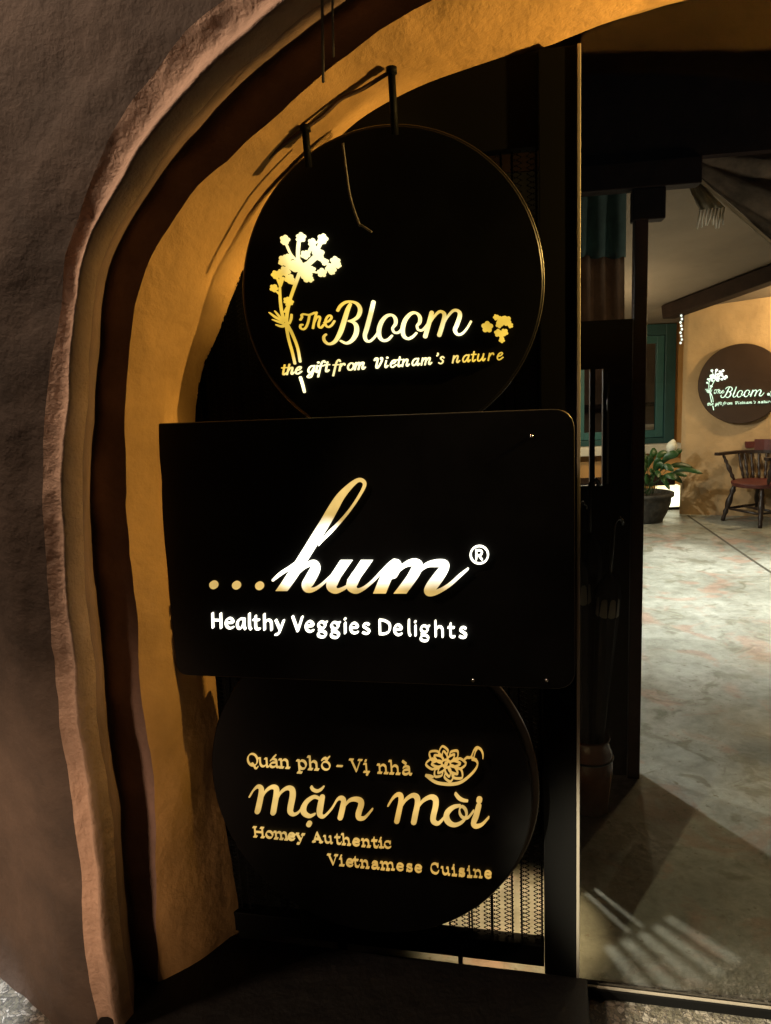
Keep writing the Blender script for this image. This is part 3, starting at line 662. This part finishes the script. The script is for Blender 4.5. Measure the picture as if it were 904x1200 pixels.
# ------------------------------------------------------------------ glass panel right of the screen
gl = thing('glass_panel', S(.55, 0, 0), 'clear glass panel with a black bottom rail beside the dark screen', 'glass panel')
mg = bpy.data.materials.new('clear_glass'); mg.use_nodes = True; nt = mg.node_tree
for n in list(nt.nodes): nt.nodes.remove(n)
out = nt.nodes.new('ShaderNodeOutputMaterial'); mx = nt.nodes.new('ShaderNodeMixShader'); tr = nt.nodes.new('ShaderNodeBsdfTransparent'); gs = nt.nodes.new('ShaderNodeBsdfGlossy')
fr = nt.nodes.new('ShaderNodeFresnel'); fr.inputs[0].default_value = 1.45; gs.inputs['Roughness'].default_value = .0; tr.inputs[0].default_value = (.93, .95, .93, 1)
nt.links.new(fr.outputs[0], mx.inputs[0]); nt.links.new(tr.outputs[0], mx.inputs[1]); nt.links.new(gs.outputs[0], mx.inputs[2]); nt.links.new(mx.outputs[0], out.inputs[0])
bm = bmesh.new(); sbox(bm, .002, 1.25, .03, 2.55, -.004, .004); obj('pane', bm, mg, gl)
bm = bmesh.new(); sbox(bm, .002, 1.25, .005, .030, -.016, .016); obj('bottom_rail', bm, M_MATT, gl, bevel=.002)
bm = bmesh.new(); sbox(bm, .002, 1.25, .0305, .034, .006, .012); obj('seal', bm, M_TRIM, gl)

# ------------------------------------------------------------------ inner doorway
A_D = math.radians(10); DU = Vector((math.cos(A_D), -math.sin(A_D), 0)); DN = Vector((-math.sin(A_D), -math.cos(A_D), 0)); DO = Vector((.90, 2.715, 0))
def D(u, z, o): return DO + DU*u + DN*o + Vector((0, 0, z))
def PD(x, y, o=0):
    p = PPL(x, y, DO+DN*o, DN); q = p-DO; return q.dot(DU), p.z
def dbox(bm, u0, u1, z0, z1, o0, o1): box(bm, (u0, o0, z0), (u1, o1, z1), lambda p: D(p.x, p.z, p.y))
po = thing('door_post', D(0, 0, 0), 'slim dark red timber post at the edge of the inner doorway', 'post')
bm = bmesh.new(); dbox(bm, -.022, .022, .004, 2.10, -.03, .03); obj('shaft', bm, mat('red_brown_timber', (.055, .020, .014), .45, var=.4, scale=12, bump=.1), po, bevel=.003)
bm = bmesh.new(); dbox(bm, -.03, .075, 2.02, 2.12, -.035, .035); obj('bracket_block', bm, M_DARKWOOD, po, bevel=.004)
bm = bmesh.new(); dbox(bm, -.30, .185, 2.121, 2.205, -.04, .04); obj('corbel', bm, M_DARKWOOD, po, bevel=.004)
hd = thing('lintel_board', D(.5, 2.2, 0), 'deep dark timber board across the top of the inner doorway', 'lintel')
bm = bmesh.new(); dbox(bm, -1.9, 2.6, 2.206, 3.3, -.02, .03); obj('board', bm, M_DARKWOOD, hd)
pc = meta(obj('porch_ceiling', (lambda b: (box(b, (-3, 1.2, 3.301), (4.5, 3.2, 3.36)), b)[1])(bmesh.new()), M_DARKWOOD), 'dark timber ceiling over the porch behind the arch', 'ceiling')
dr = thing('slatted_door', D(-.5, 0, 0), 'black folded door leaf with narrow upright slots left of the timber post', 'door')
bm = bmesh.new()
ua, ub2 = PD(679, 500)[0], PD(691, 500)[0]; uc2, ud = PD(697, 500)[0], PD(706, 500)[0]; z0s, z1s = PD(690, 569)[1], PD(690, 433)[1]
cuts = [(ua-.006, ub2, z0s, z1s), (uc2, ud, z0s, z1s)]
zt = PD(700, 376)[1]; x = -2.0
for c in cuts:
    dbox(bm, x, c[0], .01, zt, -.018, .018)
    dbox(bm, c[0], c[1], .01, c[2], -.018, .018); dbox(bm, c[0], c[1], c[3], zt, -.018, .018); x = c[1]
dbox(bm, x, -.024, .01, zt, -.018, .018)
obj('leaf', bm, M_DOOR, dr)
for uu in (ud+.004,):
    b = bmesh.new(); tube(b, [D(uu+.012, z0s+.01, .03), D(uu+.012, z1s-.01, .03)], .004, 8); obj('handle', b, M_RIM, dr, smooth=True)
dpt = meta(obj('dark_partition', (lambda b: (dbox(b, -2.0, PD(676, 400)[0]-.02, zt+.002, 2.205, -.02, .02), b)[1])(bmesh.new()), M_DOOR), 'black boarding over the door leaf behind the screen', 'partition')
# teal valance
vl = thing('fabric_valance', PY(705, 300, 3.05), 'dark teal fabric valance hanging beside the slim timber post', 'valance')
bm = bmesh.new(); rows = []
for j in range(9):
    y = 175+(302-175)*j/8; row = []
    for i in range(25):
        xx = 640+(735-640)*i/24
        row.append(bm.verts.new(PY(xx, y, 3.05) + Vector((0, .02*math.sin(i*1.1)*(.3+.7*j/8), .006*math.sin(i*1.1+1)*(j == 8)))))
    rows.append(row)
for a_, b_ in zip(rows, rows[1:]):
    for i in range(24): bm.faces.new((a_[i], a_[i+1], b_[i+1], b_[i]))
obj('cloth', bm, translucent(mat('teal_cloth', (.13, .20, .19), .9, var=.3, scale=20, bump=.2, bscale=120), .6), vl, smooth=True, solid=.004)

# added unseen lantern behind the screen, slit to throw light bars on the floor
lc = Vector((.315, 2.58, 0)); lh = 1.05
la = thing('added_slit_lantern', lc+Vector((0, 0, lh)), 'added unseen lantern behind the dark screen, slit to cast light bars', 'lantern')
bm = bmesh.new(); R_ = .09
def lring(a0, a1, z0, z1):
    n = max(1, int(abs(a1-a0)/2)); vs = []
    for i in range(n+1):
        a = math.radians(a0+(a1-a0)*i/n); vs.append((bm.verts.new(lc+Vector((R_*math.cos(a), R_*math.sin(a), z0))), bm.verts.new(lc+Vector((R_*math.cos(a), R_*math.sin(a), z1)))))
    for p, q in zip(vs, vs[1:]): bm.faces.new((p[0], q[0], q[1], p[1]))
zr = [lh*(1-R_/r_) for r_ in (.57, .77, 1.0)]
lring(0, 360, lh-.20, zr[0]); lring(0, 360, zr[2], lh+.12)
for za_, zb2, sl in ((zr[0], zr[1], [(-62.5, 1.0), (-66, 1.0)]), (zr[1], zr[2], [(-56-4.1*i_, 2.2) for i_ in range(5)])):
    prev = -180
    for a0, a1 in sorted([(a-w/2, a+w/2) for a, w in sl]): lring(prev, a0, za_, zb2); prev = a1
    lring(prev, 180, za_, zb2)
lathe(bm, [(0, lh+.12), (R_, lh+.12)], lc, 40); lathe(bm, [(0, lh-.20), (R_, lh-.20)], lc, 40)
obj('shade', bm, M_MATT, la, solid=.002)
bm = bmesh.new(); tube(bm, [lc+Vector((0, 0, lh+.121)), lc+Vector((0, 0, 2.2)), lc+Vector((0, 0, 3.3))], .004, 6); obj('cord', bm, M_CABLE, la)
lamp('added_lantern_bulb', 'POINT', lc+Vector((0, 0, lh)), 42, (1, .90, .74), .0014)  # added bulb, there only to cast the bars through the slits
bm = bmesh.new(); rows = []
for j in range(7):
    y = 300+(378-300)*j/6
    rows.append([bm.verts.new(PY(640+(733-640)*i/24, y, 3.06) + Vector((0, .018*math.sin(i*1.4+.4), 0))) for i in range(25)])
for a_, b_ in zip(rows, rows[1:]):
    for i in range(24): bm.faces.new((a_[i], a_[i+1], b_[i+1], b_[i]))
obj('lower_band', bm, translucent(mat('brown_band_cloth', (.26, .18, .125), .9, var=.3, scale=14, bump=.2, bscale=100), .6), vl, smooth=True, solid=.004)
# umbrellas in an urn
ur = PF(691, 948)
urn = thing('umbrella_urn', ur, 'brown glazed ceramic urn holding folded umbrellas by the black door', 'urn')
bm = bmesh.new(); lathe(bm, [(0, .006), (.062, .006), (.070, .012), (.066, .03), (.074, .10), (.080, .17), (.076, .23), (.064, .262), (.070, .275), (.066, .28), (.058, .265), (.060, .2), (.05, .05), (0, .04)], ur, 40)
obj('body', bm, mat('brown_glaze', (.24, .09, .055), .18, var=.4, scale=8), urn, smooth=True)
b = bmesh.new(); tube(b, [ur+Vector((.0785*math.cos(a), .0785*math.sin(a), .205)) for a in [2*math.pi*k/32 for k in range(33)]], .004, 6, False); obj('band', b, mat('dark_glaze', (.02, .01, .008), .3), urn, smooth=True)
M_UMB = mat('navy_umbrella_cloth', (.014, .016, .024), .6, bump=.2, bscale=60); M_STRAP = mat('pale_strap', (.40, .38, .33), .7)
for i, (dx, dy, tx, ty, hh, lab) in enumerate(((-.02, .01, -.02, .02, 1.27, 'folded dark umbrella in the urn with a pale strap, leftmost of the three'),
                                          (.012, -.01, .075, .0, 1.20, 'folded dark umbrella leaning towards the post with a pale strap'),
                                          (.0, .03, .02, .05, 1.38, 'tallest folded dark umbrella standing at the back of the urn'))):
    t = thing('umbrella', ur+Vector((dx, dy, .05)), lab, 'umbrella', 'folded umbrellas in the urn')
    p0 = ur+Vector((dx, dy, .05)); ax = Vector((tx, ty, hh)).normalized()
    bm = bmesh.new(); n = 24; prof = [(.004, 0), (.012, .05), (.020, .2), (.030, .42), (.036, .55), (.030, .585), (.020, .60), (.010, .61)]
    e1 = ax.orthogonal().normalized(); e2 = ax.cross(e1); rings = []
    for r, h in prof: rings.append([bm.verts.new(p0+ax*h*hh/.9+(e1*math.cos(2*math.pi*k/n)+e2*math.sin(2*math.pi*k/n))*r*(1+.22*math.cos(8*2*math.pi*k/n+h*3))) for k in range(n)])
    for a_, b_ in zip(rings, rings[1:]):
        for k in range(n): bm.faces.new((a_[k], a_[(k+1) % n], b_[(k+1) % n], b_[k]))
    obj('canopy', bm, M_UMB, t, smooth=True)
    top = p0+ax*.60*hh/.9; bm = bmesh.new()
    hk = [top, top+ax*.10, top+ax*.17] + [top+ax*(.17+.03*math.sin(a))+e1*(.03-.03*math.cos(a)) for a in (.6, 1.2, 1.8, 2.4, 3.0)]
    tube(bm, hk, .0075, 8); obj('handle', bm, mat('dark_handle', (.03, .025, .022), .25), t, smooth=True)
    if i < 2:
        bm = bmesh.new(); lathe(bm, [(.033, .50*hh/.9), (.0385, .505*hh/.9), (.0375, .545*hh/.9), (.034, .55*hh/.9)], p0, 24, ax); obj('strap', bm, M_STRAP, t, smooth=True)

# ------------------------------------------------------------------ courtyard shell
M_ORANGE = mat('orange_plaster', (.52, .27, .085), .8, var=.22, scale=3, bump=.25, bscale=9)
M_CREAM = mat('sandy_plaster', (.50, .33, .165), .8, var=.25, scale=2.5, bump=.7, bscale=7)
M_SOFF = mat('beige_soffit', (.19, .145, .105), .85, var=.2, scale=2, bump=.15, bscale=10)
YB = 8.35
WX0, WX1 = PY(560, 450, YB).x, PY(790, 450, YB).x; WZ0, WZ1 = PY(770, 519, YB).z, PY(770, 380, YB).z
bw = thing('courtyard_wall', (2, YB, 0), 'orange plaster wall behind the potted plant with a green framed window', 'wall')
bm = bmesh.new()
for lo_, hi_ in (((-5, YB, 0), (WX0, YB+.25, 4)), ((WX0, YB, 0), (WX1, YB+.25, WZ0)), ((WX0, YB, WZ1), (WX1, YB+.25, 4)), ((WX1, YB, 0), (5, YB+.25, 4))): box(bm, lo_, hi_)
obj('plaster', bm, M_ORANGE, bw)
wn_ = thing('window', (WX1, YB, WZ0), 'green painted timber window set in the orange courtyard wall', 'window')
M_TEAL = mat('teal_paint', (.016, .060, .056), .45, var=.25, scale=8, bump=.08)
bm = bmesh.new(); f = .115
box(bm, (WX1-f, YB-.05, WZ0), (WX1, YB+.1, WZ1)); box(bm, (WX0, YB-.05, WZ1-f), (WX1-f, YB+.1, WZ1)); box(bm, (WX0, YB-.05, WZ0), (WX1-f, YB+.1, WZ0+.06)); box(bm, (WX0, YB-.05, WZ0+.06), (WX0+f, YB+.1, WZ1-f))
obj('frame', bm, M_TEAL, wn_, bevel=.006)
M_TEAL2 = mat('light_teal_paint', (.030, .10, .09), .45, var=.2, scale=8)
nw = 2; ww = (WX1-f-WX0-f)/nw
mgl = mg
for i in range(nw):
    xa = WX0+f+ww*i+.004; xb = xa+ww-.008; za, zb_ = WZ0+.064, WZ1-f-.004; s_ = .08
    bm = bmesh.new()
    box(bm, (xa, YB-.03, za), (xa+s_, YB+.02, zb_)); box(bm, (xb-s_, YB-.03, za), (xb, YB+.02, zb_)); box(bm, (xa+s_, YB-.03, za), (xb-s_, YB+.02, za+s_)); box(bm, (xa+s_, YB-.03, zb_-s_), (xb-s_, YB+.02, zb_))
    sa = obj('sash', bm, M_TEAL2, wn_, bevel=.004)
    bm = bmesh.new(); box(bm, (xa+s_-.002, YB+.0, za+s_-.002), (xb-s_+.002, YB+.008, zb_-s_+.002)); obj('glass', bm, mgl, wn_)
bm = bmesh.new(); box(bm, (WX0-.1, YB-.14, WZ0-.10), (WX1+.06, YB-.001, WZ0-.002)); obj('sill', bm, mat('white_sill', (.62, .55, .42), .7, var=.2), wn_, bevel=.008)
lamp('room_fill', 'POINT', (1.9, YB+1.0, 1.75), 5, (1, .75, .6), .1)  # added dim fill for the room behind the window, no lamp known
rm_ = thing('interior_wall', (2, YB+1.6, 0), 'dim brown room wall seen through the green framed window', 'wall')
bm = bmesh.new(); box(bm, (-.5, YB+1.6, 0), (4.5, YB+1.7, 3)); obj('plaster', bm, mat('brown_room_plaster', (.16, .09, .065), .8, var=.5, scale=1.5), rm_)
bm = bmesh.new(); box(bm, (1.0, YB+1.3, 1.02), (4.0, YB+1.598, 1.06)); obj('shelf', bm, M_DARKWOOD, rm_)
M_CHINA = mat('pale_china', (.6, .5, .45), .3)
for k, (xx, zz, r_) in enumerate(((PY(764, 505, YB+.35).x, WZ0, .09), (PY(752, 507, YB+.35).x, WZ0, .07))):
    t = thing('bowl_stack', (xx, YB+.35, zz), ('taller' if k == 0 else 'shorter')+' pale stack of bowls on the sill inside the green window', 'bowls')
    for j in range(3-k):
        bm = bmesh.new(); lathe(bm, [(0, 0), (r_*.5, 0), (r_*.9, .05), (r_, .075), (r_*.96, .075), (r_*.5, .02)], (xx, YB+.35, zz+.05*j), 24); obj('bowl', bm, M_CHINA, t, smooth=True)
bn = thing('timber_bench', (2.4, 8.0, 0), 'dark timber bench against the orange wall behind the plant pot', 'bench')
bz = PY(780, 563, 8.05).z
bm = bmesh.new(); box(bm, (1.2, 7.9, bz-.03), (3.02, 8.3, bz+.03)); obj('seat', bm, M_DARKWOOD, bn, bevel=.006)
for xx in (1.25, 2.35):
    bm = bmesh.new(); box(bm, (xx, 7.95, .004), (xx+.06, 8.25, bz-.031)); obj('leg', bm, M_DARKWOOD, bn)
# sandy wall on the right
A_R = math.radians(25); RU = Vector((math.cos(A_R), -math.sin(A_R), 0)); RN = Vector((-math.sin(A_R), -math.cos(A_R), 0)); RO = Vector((3.04, 7.82, 0))
def Rw(u, z, o): return RO+RU*u+RN*o+Vector((0, 0, z))
def PR(x, y, o=0):
    p = PPL(x, y, RO+RN*o, RN); q = p-RO; return q.dot(RU), p.z
rw = thing('rendered_wall', RO, 'sandy rough rendered wall carrying the small round sign over the chair', 'wall')
bm = bmesh.new(); g = []
for i in range(61):
    g.append([bm.verts.new(Rw(3*i/60, 2.6*j/50, .02*noise.fractal(Vector((i*.2, j*.2, 0)), 1, 2, 4)+.015*noise.noise(Vector((i*.09, j*.09, 5))))) for j in range(51)])
for a_, b_ in zip(g, g[1:]):
    for j in range(50): bm.faces.new((a_[j], b_[j], b_[j+1], a_[j+1]))
back = [bm.verts.new(Rw(0, 2.6*j/50, -.6)) for j in range(51)]
for j in range(50): bm.faces.new((back[j], g[0][j], g[0][j+1], back[j+1]))
obj('render', bm, M_CREAM, rw, smooth=True)
# soffit + rafters
def zc_(Y): return 2.0+(8.1-Y)*.20
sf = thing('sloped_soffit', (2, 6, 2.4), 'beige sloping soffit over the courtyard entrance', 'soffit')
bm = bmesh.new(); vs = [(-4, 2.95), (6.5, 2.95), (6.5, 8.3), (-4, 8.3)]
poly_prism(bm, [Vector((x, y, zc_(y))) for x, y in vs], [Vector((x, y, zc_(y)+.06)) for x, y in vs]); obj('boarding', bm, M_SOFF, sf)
def PC(x, y, d=0):
    n = Vector((0, .20, 1)).normalized(); return PPL(x, y, Vector((0, 8.1, 2.0-d)), n)
rf = thing('roof_beam', PC(785, 366, .06), 'heavy dark timber beam sloping under the soffit above the sandy wall', 'beam')
bm = bmesh.new(); p_, q_ = PC(783, 366, .07), PC(1000, 288, .10); beam(bm, p_, q_, .16, .13); obj('timber', bm, M_DARKWOOD, rf, bevel=.01)
# draped cloth with tassels
dpY = 2.78
dc = thing('draped_cloth', PY(800, 185, dpY), 'dark draped cloth hanging across the top right corner of the doorway', 'cloth')
bm = bmesh.new(); rows = []
for i in range(25):
    s = i/24; xt = 793+(1010-793)*s; yt = 150-10*s; xb = 800+(1010-800)*s; yb = 190+(372-190)*s**.95
    row = []
    for j in range(15):
        v = j/14; p = PY(xt+(xb-xt)*v, yt+(yb-yt)*v, dpY); p.y += .045*math.sin(v*22+s*7)*(.3+s); row.append(bm.verts.new(p))
    rows.append(row)
for a_, b_ in zip(rows, rows[1:]):
    for j in range(14): bm.faces.new((a_[j], b_[j], b_[j+1], a_[j+1]))
obj('drape', bm, translucent(mat('brown_cloth', (.26, .20, .145), .9, var=.6, scale=9, bump=.3, bscale=70), .5), dc, smooth=True, solid=.006)
bm = bmesh.new(); tube(bm, [PY(800+(1010-800)*s, 191+(373-191)*s**.95, dpY-.015) for s in [k/20 for k in range(21)]], .006, 6); obj('hem', bm, mat('hem_cord', (.30, .23, .14), .8), dc, smooth=True)
sh = thing('fringed_scarf', PY(815, 230, dpY+.1), 'pale patterned scarf end with white tassels below the draped cloth', 'scarf')
bm = bmesh.new(); rows = []
PT = [((797, 186), (800, 186)), ((803, 205), (820, 212)), ((811, 226), (838, 232)), ((820, 246), (849, 243))]
for (l, r_) in [tuple((l, r_)) for l, r_ in PT]:
    rows.append([bm.verts.new(PY(l[0]+(r_[0]-l[0])*k/8, l[1]+(r_[1]-l[1])*k/8, dpY+.10+.02*math.sin(k*1.6))) for k in range(9)])
for a_, b_ in zip(rows, rows[1:]):
    for j in range(8): bm.faces.new((a_[j], b_[j], b_[j+1], a_[j+1]))
obj('cloth', bm, translucent(mat('patterned_cloth', (.65, .60, .48), .9, col2=(.22, .19, .13), scale=14), .5), sh, smooth=True, solid=.004)
for k in range(8):
    l = 821+28*k/7; y = 246-3*k/7; bm = bmesh.new()
    tube(bm, [PY(l, y, dpY+.1), PY(l-1.5+random.uniform(-1, 1), y+11, dpY+.1), PY(l-2.5+random.uniform(-2, 2), y+22+random.uniform(-3, 2), dpY+.1)], [.003, .0042, .0025], 6); obj('tassel', bm, translucent(mat('white_tassel', (.85, .82, .74), .9), .3) if k == 0 else bpy.data.materials['white_tassel'], sh, smooth=True)

# far round sign
O_F = .06; uf, zf = PR(868, 450, O_F); rf_ = abs(PR(868, 403, O_F)[1]-PR(868, 497, O_F)[1])/2
fs = thing('round_sign', Rw(uf, zf, O_F), 'small distant round brown sign with glowing pale lettering on the sandy wall', 'sign')
bm = bmesh.new(); lathe(bm, [(0, 0), (rf_-.006, 0), (rf_, -.006), (rf_, -.05), (0, -.05)], Rw(uf, zf, O_F), 96, RN); obj('face', bm, mat('brown_acrylic', (.050, .028, .017), .35, var=.2), fs)
kf = rf_/rb*1.0
def mpF(p, d):
    u_, z_ = PS(p[0], p[1], O_B); return Rw(uf+(u_-ub)*kf, zf+(z_-zb)*kf, O_F+.001+d*2)
M_LF = led('pale_green_acrylic', (.75, 1, .72), (1, 1, .9), 1.9, 2.4, [(mpF((377, 285), 0), .1)])
obj('lettering', bloom_art(mpF), M_LF, fs); obj('flower_emblem', flower_art(mpF), M_LF, fs)

# captain's chair
M_RED = mat('oxblood_timber', (.12, .030, .025), .45, var=.35, scale=12); M_DK = mat('black_brown_timber', (.028, .016, .012), .4)
cp = PF(889, 612); ch = thing('captains_chair', cp, 'oxblood red spindle backed armchair standing under the small round sign', 'chair')
cdir = Vector((-.93, -.37, 0)).normalized(); cside = Vector((-cdir.y, cdir.x, 0))
def Cc(f_, s_, z): return cp + cdir*f_ + cside*s_ + Vector((0, 0, z))
bm = bmesh.new(); ps = [(.24*math.cos(a)*(1+.12*(math.cos(a) > 0)*math.cos(a)), .255*math.sin(a)) for a in [2*math.pi*k/32 for k in range(32)]]
poly_prism(bm, [Cc(a, b_, .40) for a, b_ in ps], [Cc(a*.96, b_*.96, .36) for a, b_ in ps]); obj('seat', bm, M_RED, ch, bevel=.008)
def turned(bm, p, q, r):
    r *= 1.25; rs = [.7, .8, 1.25, .8, 1.0, 1.3, 1.35, 1.1, .75, 1.15, .75, .9, .8]; tube(bm, [Vector(p).lerp(Vector(q), k/12) for k in range(13)], [r*x_ for x_ in rs], 10)
for f_ in (.15, -.15):
    for s_ in (.16, -.16):
        bm = bmesh.new(); turned(bm, Cc(f_, s_, .365), Cc(f_*1.5, s_*1.4, .006), .018); obj('leg', bm, M_DK, ch, smooth=True)
for a_, b_ in (((.20, .195), (-.20, .195)), ((.20, -.195), (-.20, -.195)), ((0, .195), (0, -.195)), ((.20, .20), (.20, -.20))):
    bm = bmesh.new(); tube(bm, [Cc(*a_, .13), Cc((a_[0]+b_[0])/2, (a_[1]+b_[1])/2, .13), Cc(*b_, .13)], [.010, .014, .010], 8); obj('stretcher', bm, M_DK, ch, smooth=True)
arc = [(.26, .29), (.10, .30)] + [(-.02-.26*math.sin(a), .30*math.cos(a)) for a in [math.pi*k/10 for k in range(11)]] + [(.10, -.30), (.26, -.29)]
bm = bmesh.new()
for (a_, b_) in zip(arc, arc[1:]): beam(bm, Cc(*a_, .655), Cc(*b_, .655), .055, .028)
obj('arm_rail', bm, M_DK, ch)
cr = arc[3:-3]; bm = bmesh.new()
for k, (a_, b_) in enumerate(zip(cr, cr[1:])): beam(bm, Cc(*a_, .722), Cc(*b_, .722), .035, .105 if 0 < k < len(cr)-2 else .06)
obj('crest', bm, M_RED, ch)
for k in range(13):
    a = math.pi*(k-.0)/12; top = Cc(-.02-.24*math.sin(a), .285*math.cos(a), .642); bt = Cc(-.02-.19*math.sin(a), .215*math.cos(a), .40)
    bm = bmesh.new(); turned(bm, bt, top, .010); obj('spindle', bm, M_DK, ch, smooth=True)
for s_ in (1, -1):
    bm = bmesh.new(); turned(bm, Cc(.12, .20*s_, .40), Cc(.18, .285*s_, .642), .013); obj('arm_post', bm, M_DK, ch, smooth=True)

# plant pot and peace lily
pp = PF(757, 611)
pot = thing('plant_pot', pp, 'dark carved stone plant pot on the floor by the orange wall', 'pot')
bm = bmesh.new(); lathe(bm, [(0, .005), (.16, .005), (.165, .03), (.20, .10), (.232, .19), (.238, .25), (.262, .262), (.262, .295), (.235, .297), (.225, .26), (0, .25)], pp, 40); obj('bowl', bm, mat('carved_stone', (.07, .062, .05), .7, col2=(.015, .013, .01), scale=16, bump=.8, bscale=16), pot, smooth=True)
bm = bmesh.new(); lathe(bm, [(0, .262), (.213, .258)], pp, 24); obj('soil', bm, mat('soil', (.02, .014, .01), .95, bump=.5), pot)
pl = thing('peace_lily', pp+Vector((0, 0, .26)), 'leafy peace lily with one white bloom growing in the stone pot', 'plant')
M_LEAF = mat('lily_leaf', (.022, .075, .016), .4, var=.5, scale=10); M_STALK = mat('lily_stalk', (.06, .14, .04), .5)
def leaf(root, mid, tip, w, name='leaf', ma=M_LEAF):
    bm = bmesh.new(); c = catmull([tuple(root), tuple(mid), tuple(tip)], 7); n = len(c); prev = None
    for i, p in enumerate(c):
        t = i/(n-1); p = Vector(p); q = Vector(c[min(i+1, n-1)])-Vector(c[max(i-1, 0)]); sd = q.cross(Vector((.2, -1, .3))).normalized()
        wd = w*(.06 if t < .42 else .06+1.0*math.sin(math.pi*min(1, (t-.42)/.58))**.8)
        if t == 1: wd = .0005
        r_ = [bm.verts.new(p-sd*wd+Vector((0, -.3*wd, .25*wd))), bm.verts.new(p), bm.verts.new(p+sd*wd+Vector((0, -.3*wd, .25*wd)))]
        if prev:
            for k in (0, 1): bm.faces.new((prev[k], prev[k+1], r_[k+1], r_[k]))
        prev = r_
    return obj(name, bm, ma, pl, smooth=True, solid=.003)
base_ = pp+Vector((0, 0, .27))
for (tx, ty, dy, w) in ((752,540,-.1,.055),(757,533,.1,.05),(796,532,-.15,.05),(800,527,.1,.045),(748,560,-.2,.06),(824,555,-.25,.03),(790,552,-.25,.045),(800,566,-.2,.04),(770,528,.15,.05),(764,556,-.25,.05),(778,545,-.2,.045),(742,530,.0,.055),(736,548,-.1,.05),(812,548,.0,.035),(785,574,-.3,.035),(772,560,-.28,.04),(758,568,-.25,.04),(765,536,.05,.04),(775,538,-.12,.045),(806,558,-.15,.03),(792,562,-.3,.035),(752,552,-.3,.05),(783,530,.1,.04),(730,560,.0,.05)):
    tip = PY(tx, ty, pp.y+dy); mid = base_.lerp(tip, .5)+Vector((0, dy*.2, .10+random.uniform(0, .06)))
    leaf(base_+Vector((random.uniform(-.1, .1), random.uniform(-.1, .1), 0)), mid, tip, w*.75)
ft = PY(788, 518, pp.y-.05); fb = PY(785, 532, pp.y-.05)
bm = bmesh.new(); tube(bm, [base_, base_.lerp(fb, .6)+Vector((-.02, 0, .03)), fb], .006, 6); obj('stalk', bm, M_STALK, pl, smooth=True)
bm = bmesh.new(); lathe(bm, [(.0, -.012), (.03, .02), (.052, .06), (.045, .10), (.02, .135), (0, .15)], fb, 16, (ft-fb)+Vector((.02, 0, .05))); obj('bloom', bm, mat('white_spathe', (.62, .60, .50), .6), pl, smooth=True)
# low uplight beside the pot
lp = PF(789, 600); lp.y += .18; lg = thing('floor_light', lp, 'low glowing box light on the floor between the pot and the wall corner', 'light')
bm = bmesh.new(); box(bm, (lp.x-.11, lp.y-.06, .03), (lp.x+.13, lp.y+.06, .26)); obj('diffuser', bm, led('lit_diffuser', (1, .80, .42), (1, .95, .7), 2.4, 3.2, [(Vector((lp.x+.02, lp.y-.06, .12)), .12)]), lg, bevel=.015)
bm = bmesh.new(); box(bm, (lp.x-.12, lp.y-.07, .004), (lp.x+.14, lp.y+.07, .029)); obj('base', bm, M_MATT, lg)
# fairy lights at the beam end
fl = thing('fairy_lights', PY(799, 372, 7.3), 'short string of tiny white fairy lights hanging from the beam end', 'fairy lights')
bm = bmesh.new(); tube(bm, [PY(798.5, 368, 7.3), PY(799.3, 385, 7.3), PY(799, 402, 7.3)], .003, 5); obj('cord', bm, M_CABLE, fl)
M_FA = led('fairy_bulb', (.95, 1, .85), (1, 1, 1), 1.8, 2, [])
for k in range(9):
    bm = bmesh.new(); lathe(bm, [(0, -.012), (.010, -.004), (.010, .006), (0, .014)], PY(798.6+.9*math.sin(k*2.1), 370+4*k, 7.29), 8); obj('bulb', bm, M_FA, fl, smooth=True)
# unseen hood added at the arch lamp to block light from the outer moulding
sl_ = thing('added_lamp_hood', S(.85, 2.02, .17), 'added unseen lamp hood at the right jamb, blocking light from the moulding', 'lamp')
bm = bmesh.new(); lathe(bm, [(0, 0), (.205, 0), (.205, .003), (0, .003)], S(.85, 2.02, .1845), 48, SN); obj('hood', bm, M_MATT, sl_)
bm = bmesh.new(); tube(bm, [S(.90, 2.02, .178), S(1.0, 2.02, .15), S(1.3, 2.02, .15)], .008, 8); obj('arm', bm, M_MATT, sl_)
# wall lamp just outside the frame
wl = thing('wall_lamp', Rw(PR(930, 395)[0], PR(930, 395)[1], .05), 'warm wall lamp at the right end of the sandy wall', 'lamp')
uw, zw = PR(930, 395); bm = bmesh.new(); lathe(bm, [(0, 0), (.05, 0), (.05, .03), (0, .03)], Rw(uw, zw, 0.03), 20, RN); obj('plate', bm, M_MATT, wl)
